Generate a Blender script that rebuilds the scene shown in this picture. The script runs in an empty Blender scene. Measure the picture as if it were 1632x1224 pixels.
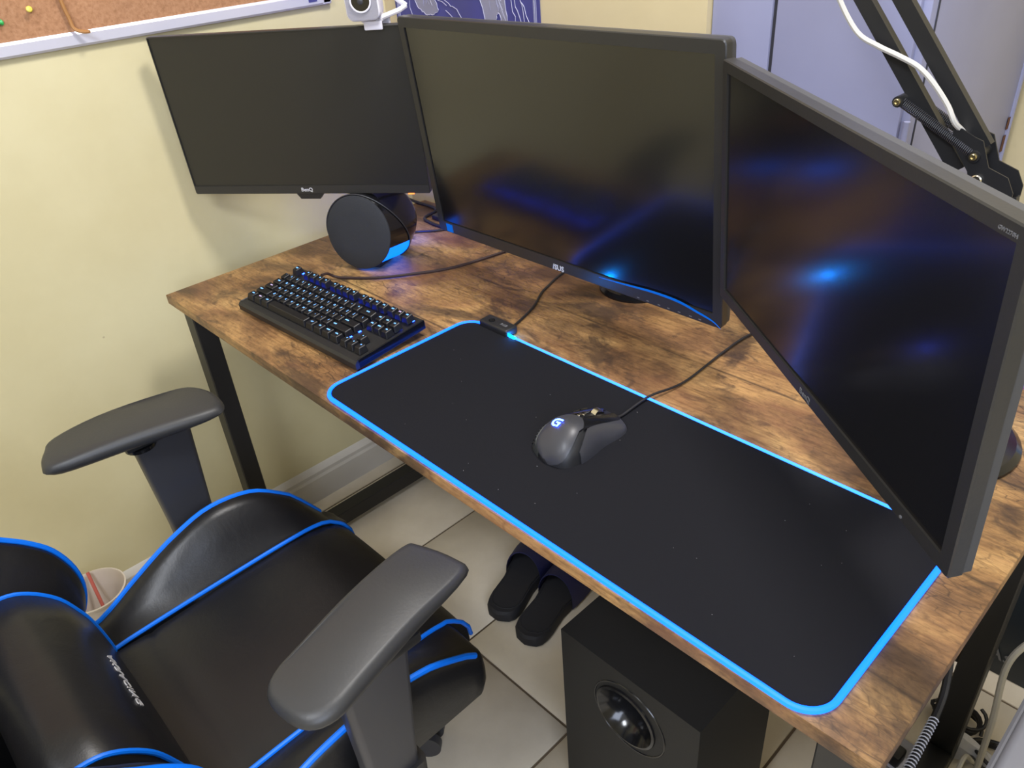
import bpy, bmesh, math, random
from mathutils import Vector, Matrix, Euler
random.seed(7)
S = bpy.context.scene
COL = S.collection
R = math.radians

# ------------------------------------------------------------------ camera, world, lights, exposure
cam = bpy.data.cameras.new('camera'); cam.sensor_width = 36.0; cam.lens = 36 * 1244 / 1632
cam.clip_start = 0.02
camo = bpy.data.objects.new('camera', cam); COL.objects.link(camo)
camo.matrix_world = Matrix.Translation((1.496, -.437, 1.376)) @ (Matrix.Rotation(.849, 4, 'Z') @ Matrix.Rotation(1.003, 4, 'X') @ Matrix.Rotation(-.085, 4, 'Z'))
S.camera = camo
W = bpy.data.worlds.new('world'); S.world = W; W.use_nodes = True
W.node_tree.nodes['Background'].inputs[0].default_value = (.75, .8, 1, 1)
W.node_tree.nodes['Background'].inputs[1].default_value = .2

def area(name, loc, target, size, power, col, sy=None):
    l = bpy.data.lights.new(name, 'AREA'); l.energy = power; l.color = col; l.size = size; l.shape = 'SQUARE' if sy else 'DISK'
    if sy: l.shape = 'RECTANGLE'; l.size_y = sy
    o = bpy.data.objects.new(name, l); COL.objects.link(o); o.location = loc
    o.rotation_euler = (Vector(target) - Vector(loc)).to_track_quat('-Z', 'Y').to_euler()
    return o
area('ceiling_lamp', (.98, .42, 2.40), (.9, .1, 0), .34, 25, (1, .97, .95))
area('window_daylight', (2.9, -1.2, 1.75), (.4, .2, .6), 1.5, 54, (.70, .79, 1.0), 1.2)
area('chair_fill_light', (1.25, -1.15, 2.40), (1.0, -.2, 0), .6, 36, (.88, .92, 1.0))  # added fill, not a known fixture; brightens floor between chair and desk
S.view_settings.view_transform = 'Standard'
S.view_settings.look = 'None'
S.view_settings.gamma = 1
S.view_settings.use_curve_mapping = False
S.view_settings.exposure = 0.0
S.cycles.use_denoising = True
S.cycles.max_bounces = 8

# ------------------------------------------------------------------ materials
def lin(c):
    return tuple(((v / 255) / 12.92 if v / 255 < .04045 else ((v / 255 + .055) / 1.055) ** 2.4) for v in c) + (1,)
class N:
    """tiny node helper"""
    def __init__(s, name):
        s.m = bpy.data.materials.new(name); s.m.use_nodes = True
        s.t = s.m.node_tree; s.b = s.t.nodes['Principled BSDF']
    def n(s, typ, **kw):
        x = s.t.nodes.new(typ)
        for k, v in kw.items():
            if k.startswith('_'): setattr(x, k[1:], v)
            else: x.inputs[k.replace('_', ' ')].default_value = v
        return x
    def l(s, a, b): s.t.links.new(a, b)
    def coord(s, scale=(1, 1, 1), loc=(0, 0, 0), rot=(0, 0, 0)):
        tc = s.n('ShaderNodeTexCoord'); mp = s.n('ShaderNodeMapping')
        mp.inputs['Scale'].default_value = scale; mp.inputs['Location'].default_value = loc; mp.inputs['Rotation'].default_value = rot
        s.l(tc.outputs['Object'], mp.inputs[0]); return mp.outputs[0]
    def noise(s, vec, scale, detail=4, rough=.5, dist=0):
        x = s.n('ShaderNodeTexNoise', Scale=scale, Detail=detail, Roughness=rough, Distortion=dist); s.l(vec, x.inputs['Vector']); return x.outputs['Fac']
    def ramp(s, fac, stops, interp='LINEAR'):
        x = s.n('ShaderNodeValToRGB'); s.l(fac, x.inputs[0]); r = x.color_ramp; r.interpolation = interp
        while len(r.elements) < len(stops): r.elements.new(.5)
        for e, (p, c) in zip(r.elements, stops):
            e.position = p; e.color = c if len(c) == 4 else tuple(c) + (1,)
        return x.outputs[0]
    def mix(s, fac, a, b, mode='MIX'):
        x = s.n('ShaderNodeMix', _data_type='RGBA', _blend_type=mode)
        for sock, v in ((x.inputs[0], fac), (x.inputs[6], a), (x.inputs[7], b)):
            if hasattr(v, 'node'): s.l(v, sock)
            else: sock.default_value = v
        return x.outputs[2]
    def math(s, op, a, b=0.0):
        x = s.n('ShaderNodeMath', _operation=op)
        for i, v in enumerate((a, b)):
            if hasattr(v, 'node'): s.l(v, x.inputs[i])
            else: x.inputs[i].default_value = v
        return x.outputs[0]
    def bump(s, h, strength=.2, dist=.002):
        x = s.n('ShaderNodeBump', Strength=strength, Distance=dist); s.l(h, x.inputs['Height']); s.l(x.outputs[0], s.b.inputs['Normal'])
def plain(name, col, rough=.5, metal=0, spec=.5, bump=None, coat=0, var=0):
    k = N(name); k.b.inputs['Base Color'].default_value = tuple(col) + (1,) if len(col) == 3 else col
    k.b.inputs['Roughness'].default_value = rough; k.b.inputs['Metallic'].default_value = metal
    k.b.inputs['Specular IOR Level'].default_value = spec
    if coat: k.b.inputs['Coat Weight'].default_value = coat; k.b.inputs['Coat Roughness'].default_value = .1
    v = k.coord()
    if bump: k.bump(k.noise(v, bump[0], 3), bump[1], bump[2] if len(bump) > 2 else .001)
    if var:
        c = tuple(col)[:3]; f = k.noise(v, 6, 3)
        k.l(k.ramp(f, [(.3, tuple(x * (1 - var) for x in c)), (.7, tuple(x * (1 + var) for x in c))]), k.b.inputs['Base Color'])
    return k.m
def glow(name, col, strength):
    k = N(name); k.b.inputs['Base Color'].default_value = (.004, .004, .004, 1)
    k.b.inputs['Emission Color'].default_value = tuple(col) + (1,); k.b.inputs['Emission Strength'].default_value = strength
    return k.m

def wood_mat(name='rustic_wood', loc=(0, 0, 0)):
    k = N(name)
    v = k.coord(loc=loc)
    st = k.coord((1.0, 5.0, 5.0), loc)
    st2 = k.coord((1.0, 2.3, 2.3), loc)
    st3 = k.coord((1.0, 14.0, 14.0), loc)
    f1 = k.noise(st2, 3.6, 6, .6, .5)
    base = k.ramp(f1, [(.30, (.085, .043, .023)), (.42, (.22, .115, .048)), (.53, (.40, .230, .090)), (.67, (.57, .365, .150))])
    grain = k.noise(st3, 16, 5, .65, .3)
    g = k.ramp(grain, [(.32, (.50, .44, .38)), (.50, (.92, .90, .88)), (.7, (1.12, 1.12, 1.1))])
    c = k.mix(.8, base, g, 'MULTIPLY')
    # broad dark smoky patches and small blotches
    p1 = k.noise(k.coord((1.0, 1.7, 1.7), (3.1, .4, 0)), 4.6, 7, .62, .8)
    pm = k.ramp(p1, [(.51, (0, 0, 0)), (.62, (1, 1, 1))])
    c = k.mix(k.math('MULTIPLY', pm, .78), c, (.040, .024, .017, 1))
    p2 = k.noise(k.coord((1.0, 1.9, 1.9), (7.3, 1.4, 0)), 17, 6, .6, 1.1)
    c = k.mix(k.math('MULTIPLY', k.ramp(p2, [(.55, (0, 0, 0)), (.66, (1, 1, 1))]), .66), c, (.050, .029, .019, 1))
    mot = k.noise(k.coord((1.0, 2.2, 2.2), (2.2, .1, 0)), 75, 4, .7, .6)
    c = k.mix(.75, c, k.ramp(mot, [(.30, (.55, .52, .50)), (.5, (.98, .98, .98)), (.72, (1.28, 1.26, 1.2))]), 'MULTIPLY')
    # reddish worn areas
    p3 = k.noise(k.coord((1, 1.4, 1.4), (1.7, 5.5, 0)), 2.7, 5, .6, .6)
    c = k.mix(k.math('MULTIPLY', k.ramp(p3, [(.54, (0, 0, 0)), (.68, (1, 1, 1))]), .40), c, (.27, .105, .06, 1))
    # drying cracks across the grain
    vor = k.n('ShaderNodeTexVoronoi', _feature='DISTANCE_TO_EDGE', Scale=34.0)
    wv = k.mix(.06, k.coord((1.0, 3.4, 3.4), loc), k.n('ShaderNodeTexNoise', Scale=9.0).outputs['Color'])
    k.l(wv, vor.inputs['Vector'])
    crack = k.ramp(vor.outputs['Distance'], [(.0, (1, 1, 1)), (.045, (0, 0, 0))])
    cm = k.ramp(k.noise(k.coord((1, 1.8, 1.8), (9, 2, 0)), 3.4, 3, .5), [(.5, (0, 0, 0)), (.62, (1, 1, 1))])
    c = k.mix(k.math('MULTIPLY', k.math('MULTIPLY', crack, cm), .8), c, (.022, .013, .010, 1))
    # printed board joints running along the desk
    sep = k.n('ShaderNodeSeparateXYZ'); k.l(v, sep.inputs[0])
    wob = k.math('MULTIPLY', k.math('SUBTRACT', k.noise(k.coord((1, .1, 1)), 3, 5, .6), .5), .02)
    yy = k.math('ADD', sep.outputs['Y'], wob)
    fr = k.math('PINGPONG', k.math('ADD', yy, .06), .0875)
    seam = k.ramp(fr, [(.0, (1, 1, 1)), (.0016, (0, 0, 0))])
    sm = k.ramp(k.noise(k.coord((1, .3, 1)), 4, 2), [(.42, (0, 0, 0)), (.5, (1, 1, 1))])
    c = k.mix(k.math('MULTIPLY', k.math('MULTIPLY', seam, sm), .8), c, (.03, .018, .012, 1))
    k.l(c, k.b.inputs['Base Color'])
    k.b.inputs['Roughness'].default_value = .47
    k.b.inputs['Specular IOR Level'].default_value = .42
    k.bump(grain, .12, .001)
    return k.m

def wall_mat(name, c0, c1):
    k = N(name)
    v = k.coord(); f = k.noise(v, 1.6, 6, .6)
    c = k.ramp(f, [(.35, c0), (.65, c1)])
    sp = k.noise(k.coord((1, 1, 1), (4, 4, 4)), 60, 2, .4)
    c = k.mix(k.math('MULTIPLY', k.ramp(sp, [(.80, (0, 0, 0)), (.83, (1, 1, 1))]), .5), c, (.30, .22, .15, 1))
    k.l(c, k.b.inputs['Base Color']); k.b.inputs['Roughness'].default_value = .55
    k.b.inputs['Specular IOR Level'].default_value = .3
    k.bump(k.noise(v, 9, 5, .55), .25, .006)
    return k.m

M = {}
M['wood'] = wood_mat()
M['wall'] = wall_mat('wall_paint', (.62, .55, .325, 1), (.70, .635, .40, 1))
M['wall2'] = wall_mat('back_wall_paint', (.60, .50, .29, 1), (.66, .56, .34, 1))
M['ceiling'] = plain('ceiling_paint', (.75, .75, .72), .8)
M['skirt'] = plain('skirting_paint', (.60, .57, .52), .4, var=.08)
M['tile'] = None
k = N('floor_tile_ceramic'); f = k.noise(k.coord(), 7, 5, .6)
k.l(k.ramp(f, [(.3, (.60, .525, .405)), (.7, (.72, .64, .51))]), k.b.inputs['Base Color'])
k.b.inputs['Roughness'].default_value = .33; k.b.inputs['Specular IOR Level'].default_value = .4; k.bump(k.noise(k.coord(), 40, 3), .1, .001); M['tile'] = k.m
M['grout'] = plain('grout', (.13, .095, .060), .9)
M['steel'] = plain('black_powder_steel', (.012, .012, .013), .45, 0, .5)
M['plastic'] = plain('black_plastic', (.014, .014, .015), .45, 0, .5, (300, .08))
M['plastic_gloss'] = plain('black_gloss_plastic', (.008, .008, .009), .16, 0, .5)
M['plastic_satin'] = plain('dark_grey_satin_plastic', (.040, .040, .046), .40, 0, .45)
M['bezel'] = plain('monitor_bezel_plastic', (.026, .025, .024), .38, 0, .5, (350, .06))
M['bezel_side'] = plain('monitor_side_plastic', (.05, .05, .052), .5, 0, .5)
M['screen'] = plain('matte_screen', (.006, .006, .007), .18, 0, .85, coat=.12)
M['screen_soft'] = plain('soft_matte_screen', (.009, .009, .009), .40, 0, .8)
M['leather'] = None
k = N('black_faux_leather'); k.b.inputs['Base Color'].default_value = (.0085, .0085, .010, 1); k.b.inputs['Roughness'].default_value = .38
k.b.inputs['Specular IOR Level'].default_value = .42
vo = k.n('ShaderNodeTexVoronoi', Scale=420.0); k.l(k.coord(), vo.inputs['Vector'])
wr = k.noise(k.coord((1, 1, 1)), 11, 5, .6, .6)
b1 = k.n('ShaderNodeBump', Strength=.08, Distance=.0006); k.l(vo.outputs['Distance'], b1.inputs['Height'])
b2 = k.n('ShaderNodeBump', Strength=.22, Distance=.006); k.l(wr, b2.inputs['Height']); k.l(b1.outputs[0], b2.inputs['Normal']); k.l(b2.outputs[0], k.b.inputs['Normal'])
M['leather'] = k.m
M['piping'] = plain('bright_blue_piping', (.0, .155, .80), .42, 0, .4)
M['armpad'] = plain('soft_black_polyurethane', (.031, .031, .032), .46, 0, .5, (260, .15))
M['pad'] = plain('black_cloth_mat', (.0085, .0085, .011), .9, 0, .15, (900, .4, .0005))
M['lint'] = plain('grey_lint', (.45, .45, .45), .9)
M['strip'] = glow('blue_light_strip', (.0, .092, 1.0), 5.0)
M['strip_hot'] = glow('light_strip_source', (.0, .24, 1.0), 300.0)
M['strip_cyan'] = glow('cyan_light_strip', (.02, .155, 1.0), 5.0)
M['key'] = plain('keycap_plastic', (.008, .008, .010), .42, 0, .4)
M['legend'] = glow('key_legend_light', (.16, .42, 1.0), 3.4)
M['legend_w'] = glow('key_legend_white_light', (.75, .6, 1.0), 1.6)
M['backlight'] = glow('key_backlight', (.01, .05, 1.0), 26.0)
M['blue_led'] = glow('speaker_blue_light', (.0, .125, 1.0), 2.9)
M['rear_led'] = glow('speaker_rear_light', (.01, .06, 1.0), 60.0)
M['g_logo'] = glow('mouse_logo_light', (.045, .10, 1.0), 18.0)
M['orange'] = glow('orange_power_light', (1.0, .16, .03), 4.0)
M['mon_strip'] = plain('blue_translucent_trim', (.0, .16, .75), .25, 0, .5)
M['white_print'] = plain('pale_print', (.55, .55, .58), .5)
M['grey_print'] = plain('grey_print', (.16, .16, .17), .5)
M['white_plastic'] = plain('white_plastic', (.78, .76, .84), .35)
M['grey_mesh'] = plain('grey_fabric_face', (.30, .29, .33), .7, bump=(500, .4))
M['lens'] = plain('camera_lens_glass', (.006, .006, .007), .08, 0, .7, coat=.5)
M['cable'] = plain('black_cable_rubber', (.012, .011, .012), .5)
M['cable_brown'] = plain('braided_dark_cable', (.030, .014, .014), .6, bump=(900, .4))
M['white_cable'] = plain('white_cable_rubber', (.52, .50, .46), .5)
M['locker'] = plain('blue_grey_enamel', (.275, .285, .43), .38, 0, .45, (60, .06, .001), var=.05)
M['locker_dark'] = plain('dark_seam', (.03, .03, .04), .6)
M['chrome'] = plain('bright_steel', (.75, .72, .66), .22, 1)
M['brass'] = plain('brass_screw', (.70, .60, .35), .28, 1)
M['rust'] = plain('chipped_rust', (.11, .045, .02), .9)
M['cork'] = None
k = N('cork'); v = k.coord(); f = k.noise(v, 160, 4, .7); f2 = k.noise(v, 9, 4)
c = k.ramp(f, [(.3, (.30, .145, .070)), (.5, (.40, .205, .105)), (.72, (.47, .255, .14))])
c = k.mix(.35, c, k.ramp(f2, [(.3, (.8, .8, .8)), (.7, (1.1, 1.08, 1.05))]), 'MULTIPLY')
k.l(c, k.b.inputs['Base Color']); k.b.inputs['Roughness'].default_value = .9; k.bump(f, .3, .001); M['cork'] = k.m
M['alu'] = plain('pale_anodised_aluminium', (.70, .70, .82), .36, .35)
M['yellow'] = plain('yellow_pin_plastic', (.72, .60, .08), .3)
M['green'] = plain('green_pin_plastic', (.04, .45, .10), .3)
M['tan_cord'] = plain('tan_leather_strap', (.40, .19, .06), .6)
M['poster'] = plain('navy_poster_paper', (.060, .062, .24), .5, var=.12)
M['poster_ink'] = plain('pale_map_ink', (.42, .42, .56), .5)
M['poster_ink2'] = plain('grey_map_land', (.27, .27, .34), .5, var=.15)
M['bin'] = plain('white_bin_plastic', (.66, .58, .50), .35)
M['straw'] = plain('red_straw', (.55, .13, .10), .4)
M['navy'] = plain('navy_webbing', (.012, .014, .07), .6, bump=(500, .4))
M['foam'] = plain('black_foam_rubber', (.010, .010, .013), .75, bump=(200, .2))
M['subbox'] = plain('black_ash_vinyl', (.011, .011, .011), .55, 0, .35, (400, .15))
M['grey_box'] = plain('mid_grey_plastic', (.17, .17, .19), .5)
M['teal_box'] = plain('dark_teal_card', (.006, .014, .024), .5)
M['pink'] = plain('faded_pink_film', (.40, .25, .30), .45)
M['bag'] = plain('grey_plastic_film', (.42, .42, .46), .3)
M['stand'] = plain('dark_olive_plastic', (.035, .038, .036), .4)
k = N('illustrated_print'); v = k.coord(); f = k.noise(v, 22, 3, .5, 1.5)
k.l(k.ramp(f, [(.35, (.02, .01, .05)), (.45, (.55, .05, .25)), (.52, (.08, .35, .75)), (.6, (.85, .9, 1)), (.7, (.05, .03, .2))]), k.b.inputs['Base Color'])
M['art'] = k.m

# ------------------------------------------------------------------ mesh builder
ROOT = {}
class MB:
    def __init__(s, xf=None):
        s.v = []; s.f = []; s.xf = xf or Matrix.Identity(4); s.smooth = False
    def add(s, vs, fs):
        o = len(s.v); s.v += [s.xf @ Vector(p) for p in vs]; s.f += [tuple(i + o for i in f) for f in fs]; return s
    def bm(s, b):
        b.verts.ensure_lookup_table(); b.verts.index_update()
        s.add([v.co.copy() for v in b.verts], [[v.index for v in f.verts] for f in b.faces]); b.free(); return s
    def box(s, x0, x1, y0, y1, z0, z1, bev=0, seg=2, m=None):
        b = bmesh.new(); bmesh.ops.create_cube(b, size=1)
        for v in b.verts: v.co = Vector((x0 + (v.co.x + .5) * (x1 - x0), y0 + (v.co.y + .5) * (y1 - y0), z0 + (v.co.z + .5) * (z1 - z0)))
        if bev: bmesh.ops.bevel(b, geom=list(b.edges), offset=bev, segments=seg, profile=.5, affect='EDGES')
        if m is not None: bmesh.ops.transform(b, matrix=m, verts=b.verts)
        return s.bm(b)
    def poly(s, pts, z0, z1, bev=0, seg=2, m=None):
        b = bmesh.new(); vs = [b.verts.new((p[0], p[1], z0)) for p in pts]; f = b.faces.new(vs)
        r = bmesh.ops.extrude_face_region(b, geom=[f]); nv = [e for e in r['geom'] if isinstance(e, bmesh.types.BMVert)]
        bmesh.ops.translate(b, vec=(0, 0, z1 - z0), verts=nv); bmesh.ops.recalc_face_normals(b, faces=b.faces)
        if bev:
            es = [e for e in b.edges if abs(e.verts[0].co.z - e.verts[1].co.z) < 1e-6]
            bmesh.ops.bevel(b, geom=es, offset=bev, segments=seg, profile=.5, affect='EDGES')
        if m is not None: bmesh.ops.transform(b, matrix=m, verts=b.verts)
        return s.bm(b)
    def loft(s, secs, closed=True, caps=True):
        n = len(secs[0]); vs = [p for q in secs for p in q]; fs = []
        for i in range(len(secs) - 1):
            for j in range(n if closed else n - 1):
                a = i * n + j; b = i * n + (j + 1) % n; fs.append((a, b, b + n, a + n))
        if caps and closed:
            fs.append(tuple(range(n))[::-1]); fs.append(tuple(range((len(secs) - 1) * n, len(secs) * n)))
        return s.add(vs, fs)
    def tube(s, pts, r, n=8, closed=False):
        P = [Vector(p) for p in pts]; secs = []; up = None
        for i, p in enumerate(P):
            if closed: t = (P[(i + 1) % len(P)] - P[i - 1])
            else: t = P[min(i + 1, len(P) - 1)] - P[max(i - 1, 0)]
            if t.length < 1e-9: t = Vector((0, 0, 1))
            t.normalize()
            if up is None:
                up = Vector((0, 0, 1)) if abs(t.z) < .9 else Vector((1, 0, 0))
            a = t.cross(up).normalized(); up = a.cross(t).normalized(); rr = r[i] if isinstance(r, (list, tuple)) else r
            secs.append([p + a * math.cos(q) * rr + up * math.sin(q) * rr for q in [2 * math.pi * j / n for j in range(n)]])
        if closed: secs.append(secs[0])
        return s.loft(secs, caps=not closed)
    def cyl(s, a, b, r, r2=None, n=20):
        return s.tube([a, b], [r, r if r2 is None else r2], n)
    def lathe(s, prof, n=32, m=None):
        secs = [[(r * math.cos(t), r * math.sin(t), z) for t in [2 * math.pi * j / n for j in range(n)]] for r, z in prof]
        if m is not None: secs = [[m @ Vector(p) for p in q] for q in secs]
        return s.loft(secs)
    def grid(s, rows):  # rows of points, open sheet
        return s.loft(rows, closed=False, caps=False)
    def build(s, name, mat, parent=None, smooth=True, angle=35, kind=None):
        org = Vector((0, 0, 0))
        p = parent
        if p is not None: org = ROOT.get(p.name, Vector((0, 0, 0)))
        me = bpy.data.meshes.new(name); me.from_pydata([v - org for v in s.v], [], s.f)
        b = bmesh.new(); b.from_mesh(me); bmesh.ops.recalc_face_normals(b, faces=b.faces)
        if smooth:
            for f in b.faces: f.smooth = True
            for e in b.edges:
                if len(e.link_faces) == 2 and e.calc_face_angle(0) > R(angle): e.smooth = False
        b.to_mesh(me); b.free()
        me.materials.append(mat)
        o = bpy.data.objects.new(name, me); COL.objects.link(o)
        if parent is not None:
            o.parent = parent; ROOT[o.name] = org
        if kind: o['kind'] = kind
        return o
def spline(pts, n=8, closed=False):
    P = [Vector(p) for p in pts]; out = []; L = len(P)
    rng = range(L if closed else L - 1)
    for i in rng:
        p0 = P[i - 1] if (closed or i > 0) else P[0] * 2 - P[1]; p1 = P[i]; p2 = P[(i + 1) % L]
        p3 = P[(i + 2) % L] if (closed or i < L - 2) else P[-1] * 2 - P[-2]
        for j in range(n):
            t = j / n
            out.append(.5 * ((2 * p1) + (p2 - p0) * t + (2 * p0 - 5 * p1 + 4 * p2 - p3) * t * t + (3 * p1 - p0 - 3 * p2 + p3) * t ** 3))
    if not closed: out.append(P[-1])
    return out
def interp(tab, x):
    if x <= tab[0][0]: return tab[0][1]
    for (a, b), (c, d) in zip(tab, tab[1:]):
        if x <= c:
            t = (x - a) / (c - a); return b + (d - b) * t
    return tab[-1][1]
def sinterp(tab, x):
    """smooth catmull interpolation of a table"""
    n = len(tab)
    if x <= tab[0][0]: return tab[0][1]
    if x >= tab[-1][0]: return tab[-1][1]
    for i in range(n - 1):
        if x <= tab[i + 1][0]:
            p1, p2 = tab[i][1], tab[i + 1][1]; p0 = tab[max(i - 1, 0)][1]; p3 = tab[min(i + 2, n - 1)][1]
            t = (x - tab[i][0]) / (tab[i + 1][0] - tab[i][0])
            return .5 * ((2 * p1) + (p2 - p0) * t + (2 * p0 - 5 * p1 + 4 * p2 - p3) * t * t + (3 * p1 - p0 - 3 * p2 + p3) * t ** 3)
def thing(name, label, cat, loc=(0, 0, 0), group=None, world=True):
    """Empty at the thing's base. world=True: parts are given in world coordinates"""
    o = bpy.data.objects.new(name, None); COL.objects.link(o); o.location = loc; o.empty_display_size = .05
    o['label'] = label; o['category'] = cat
    if group: o['group'] = group
    ROOT[o.name] = Vector(loc) if world else Vector((0, 0, 0))
    return o
def tag(o, label, cat, group=None):
    o['label'] = label; o['category'] = cat
    if group: o['group'] = group
    return o
def struct(o): o['kind'] = 'structure'; return o
_txt = {}
def text_verts(s, size, depth=.0003, shear=0, bold=0, spacing=1.0):
    key = (s, size, depth, shear, bold, spacing)
    if key not in _txt:
        cu = bpy.data.curves.new('t', 'FONT'); cu.body = s; cu.size = size; cu.extrude = depth; cu.shear = shear; cu.offset = bold
        cu.align_x = 'CENTER'; cu.align_y = 'CENTER'; cu.space_character = spacing; cu.resolution_u = 2
        o = bpy.data.objects.new('t', cu); COL.objects.link(o)
        dg = bpy.context.evaluated_depsgraph_get(); me = bpy.data.meshes.new_from_object(o.evaluated_get(dg))
        _txt[key] = ([v.co.copy() for v in me.vertices], [tuple(p.vertices) for p in me.polygons])
        bpy.data.objects.remove(o); bpy.data.curves.remove(cu); bpy.data.meshes.remove(me)
    return _txt[key]
def text(s, size, mat, parent, m, name='lettering', **kw):
    v, f = text_verts(s, size, **kw); b = MB(); b.add([m @ p for p in v], f)
    return b.build(name, mat, parent, smooth=False)
def frame_m(o, x, y, z):  # matrix from origin and axes
    x, y, z = Vector(x), Vector(y), Vector(z)
    return Matrix(((x.x, y.x, z.x, o[0]), (x.y, y.y, z.y, o[1]), (x.z, y.z, z.z, o[2]), (0, 0, 0, 1)))
def round_rect(x0, x1, y0, y1, r, n=8):
    out = []
    for cx, cy, a in ((x1 - r, y1 - r, 0), (x0 + r, y1 - r, 90), (x0 + r, y0 + r, 180), (x1 - r, y0 + r, 270)):
        for i in range(n + 1):
            t = R(a + 90 * i / n); out.append((cx + r * math.cos(t), cy + r * math.sin(t)))
    return out

# ------------------------------------------------------------------ room
XL, YB, ZC = -.12, .70, 2.45
floor = struct(MB().box(XL - .1, 3.3, -2.8, 1.3, -.05, -.003).build('floor', M['grout'], smooth=False))
T = .305
tb = MB().box(-T / 2 + .0026, T / 2 - .0026, -T / 2 + .0026, T / 2 - .0026, -.008, 0, .0012, 1)
proto = tb.build('floor_tile', M['tile'], floor, angle=60)
first = True
for i in range(-2, 11):
    for j in range(-10, 4):
        cx = .243 + T * (i + .5); cy = .203 + T * (j + .5)
        if cx + T / 2 < XL or cy + T / 2 > 1.45 or cx - T / 2 > 3.2: continue
        o = proto if first else proto.copy()
        if not first: COL.objects.link(o)
        first = False; o.location = (cx, cy, random.uniform(-.0004, .0002))
        o.rotation_euler.z = R(90 * random.randint(0, 3))
struct(MB().box(XL - .1, XL, -2.8, 1.3, 0, ZC).build('wall_left', M['wall'], smooth=False))
struct(MB().box(XL, .737, YB, 1.2, 0, ZC).build('wall_back', M['wall2'], smooth=False))
struct(MB().box(XL, 3.3, 1.2, 1.3, 0, ZC).build('wall_back_recess', M['wall2'], smooth=False))
struct(MB().box(3.2, 3.3, -2.8, 1.2, 0, ZC).build('wall_right', M['wall'], smooth=False))
struct(MB().box(XL, 3.2, -2.8, -2.7, 0, ZC).build('wall_front', M['wall'], smooth=False))
struct(MB().box(XL - .1, 3.3, -2.8, 1.3, ZC, ZC + .08).build('ceiling', M['ceiling'], smooth=False))
def baseboard(name, y0, y1):
    b = MB(); pr = [(0, 0), (.014, 0), (.014, .07), (.011, .078), (.011, .088), (.005, .098), (.0, .104)]
    b.loft([[(XL + p, y, z) for p, z in pr] for y in (y0, y1)]); return struct(b.build(name, M['skirt'], angle=20))
baseboard('baseboard_left', -2.7, YB)
struct(MB().box(XL + .014, .737, YB - .014, YB, 0, .1, .003, 1).build('baseboard_back', M['skirt']))

# ------------------------------------------------------------------ desk
DX1, DY1, DZ = 1.41, .65, .75
desk = thing('desk', 'long rustic brown wood desk with black steel frame legs', 'desk', (.7, .32, 0))
b = MB().box(0, DX1, 0, DY1, DZ - .019, DZ, .0014, 2)
top = b.build('desktop', M['wood'], desk)
for x in (.012, 1.352):
    for y in (.018, .590):
        MB().box(x, x + .04, y, y + .04, .012, DZ - .019, .002, 1).build('leg', M['steel'], desk)
        MB().cyl((x + .02, y + .02, 0), (x + .02, y + .02, .014), .014, n=14).build('foot', M['plastic'], desk)
    MB().box(x, x + .04, .058, .590, .02, .06, .002, 1).build('bottom_rail', M['steel'], desk)
    MB().box(x, x + .04, .058, .590, DZ - .052, DZ - .020, .002, 1).build('top_rail', M['steel'], desk)
    for y, sgn in ((.058, 1), (.590, -1)):
        m = Matrix.Translation((x + .018, 0, 0)) @ Matrix(((0, 0, 1, 0), (1, 0, 0, 0), (0, 1, 0, 0), (0, 0, 0, 1)))
        MB().poly([(y, DZ - .052), (y + sgn * .035, DZ - .052), (y, DZ - .095)], 0, .004, m=m).build('corner_gusset', M['steel'], desk, smooth=False)
MB().box(.052, 1.352, .60, .625, .26, .30, .002, 1).build('back_stretcher', M['steel'], desk)

# ------------------------------------------------------------------ mouse mat with light strip
mat_r = thing('mouse_mat', 'large black desk mat edged with glowing cyan blue light strip', 'mouse mat', (.955, .157, DZ))
MA = Matrix.Translation((.556, .007, DZ)) @ Matrix.Rotation(-.006, 4, 'Z')
pr = round_rect(.002, .798, .002, .298, .030, 10)
MB(MA).poly(pr, .0003, .0040, .0008, 1).build('mat_surface', M['pad'], mat_r)
pr3 = [(x, y, .0030) for x, y in round_rect(.0, .8, .0, .3, .032, 10)]
# the strip is split where the control box sits on the back edge
seg_rest = [(.100, .3, .003)] if False else []
rr_pts = round_rect(.0, .8, .0, .3, .032, 12)          # starts right-back, goes anticlockwise
q0 = rr_pts[13:] + rr_pts[:13]                          # left-back corner, left, front, right, right-back corner
MB(MA).tube([(.034, .3, .003)] + [(x, y, .003) for x, y in q0], .0034, 8).build('light_strip', M['strip'], mat_r)
MB(MA).tube([(.768, .3, .003), (.098, .3, .003)], .0026, 8).build('light_strip', M['strip_cyan'], mat_r)['label'] = 'paler cyan strip along the back edge'
MB(MA).tube([(.112, .3, .0032), (.097, .3, .0036)], .0026, 8).build('light_source_end', M['strip_hot'], mat_r)
cb = MB(MA).box(.030, .098, .293, .320, .0005, .0155, .004, 3).build('control_box', M['plastic'], mat_r)
MB(MA).cyl((.052, .304, .015), (.052, .304, .0168), .0055, n=16).build('button', M['plastic_gloss'], cb)
text('RGB', .008, M['grey_print'], mat_r, MA @ Matrix.Translation((.080, .305, .0157)), name='lettering')
for i in range(26):
    x, y, a = random.uniform(.05, .77), random.uniform(.02, .28), random.uniform(0, 6.28)
    if i < 1: lt = MB(MA)
    L = random.uniform(.0003, .0011); lt.box(x, x + L, y, y + .0004, .0039, .0043)
lt.build('lint', M['lint'], mat_r, kind='stuff', smooth=False)
tag(MB().tube(spline([(.640, .318, .758), (.633, .345, .7535), (.613, .404, .7535), (.585, .455, .7535), (.574, .485, .7535), (.56, .53, .7535), (.55, .60, .7535), (.55, .642, .754)], 8), .0021, 8).build('mat_cable', M['cable']),
    'thin black cable running from mouse mat control box under centre monitor', 'cable')

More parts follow.
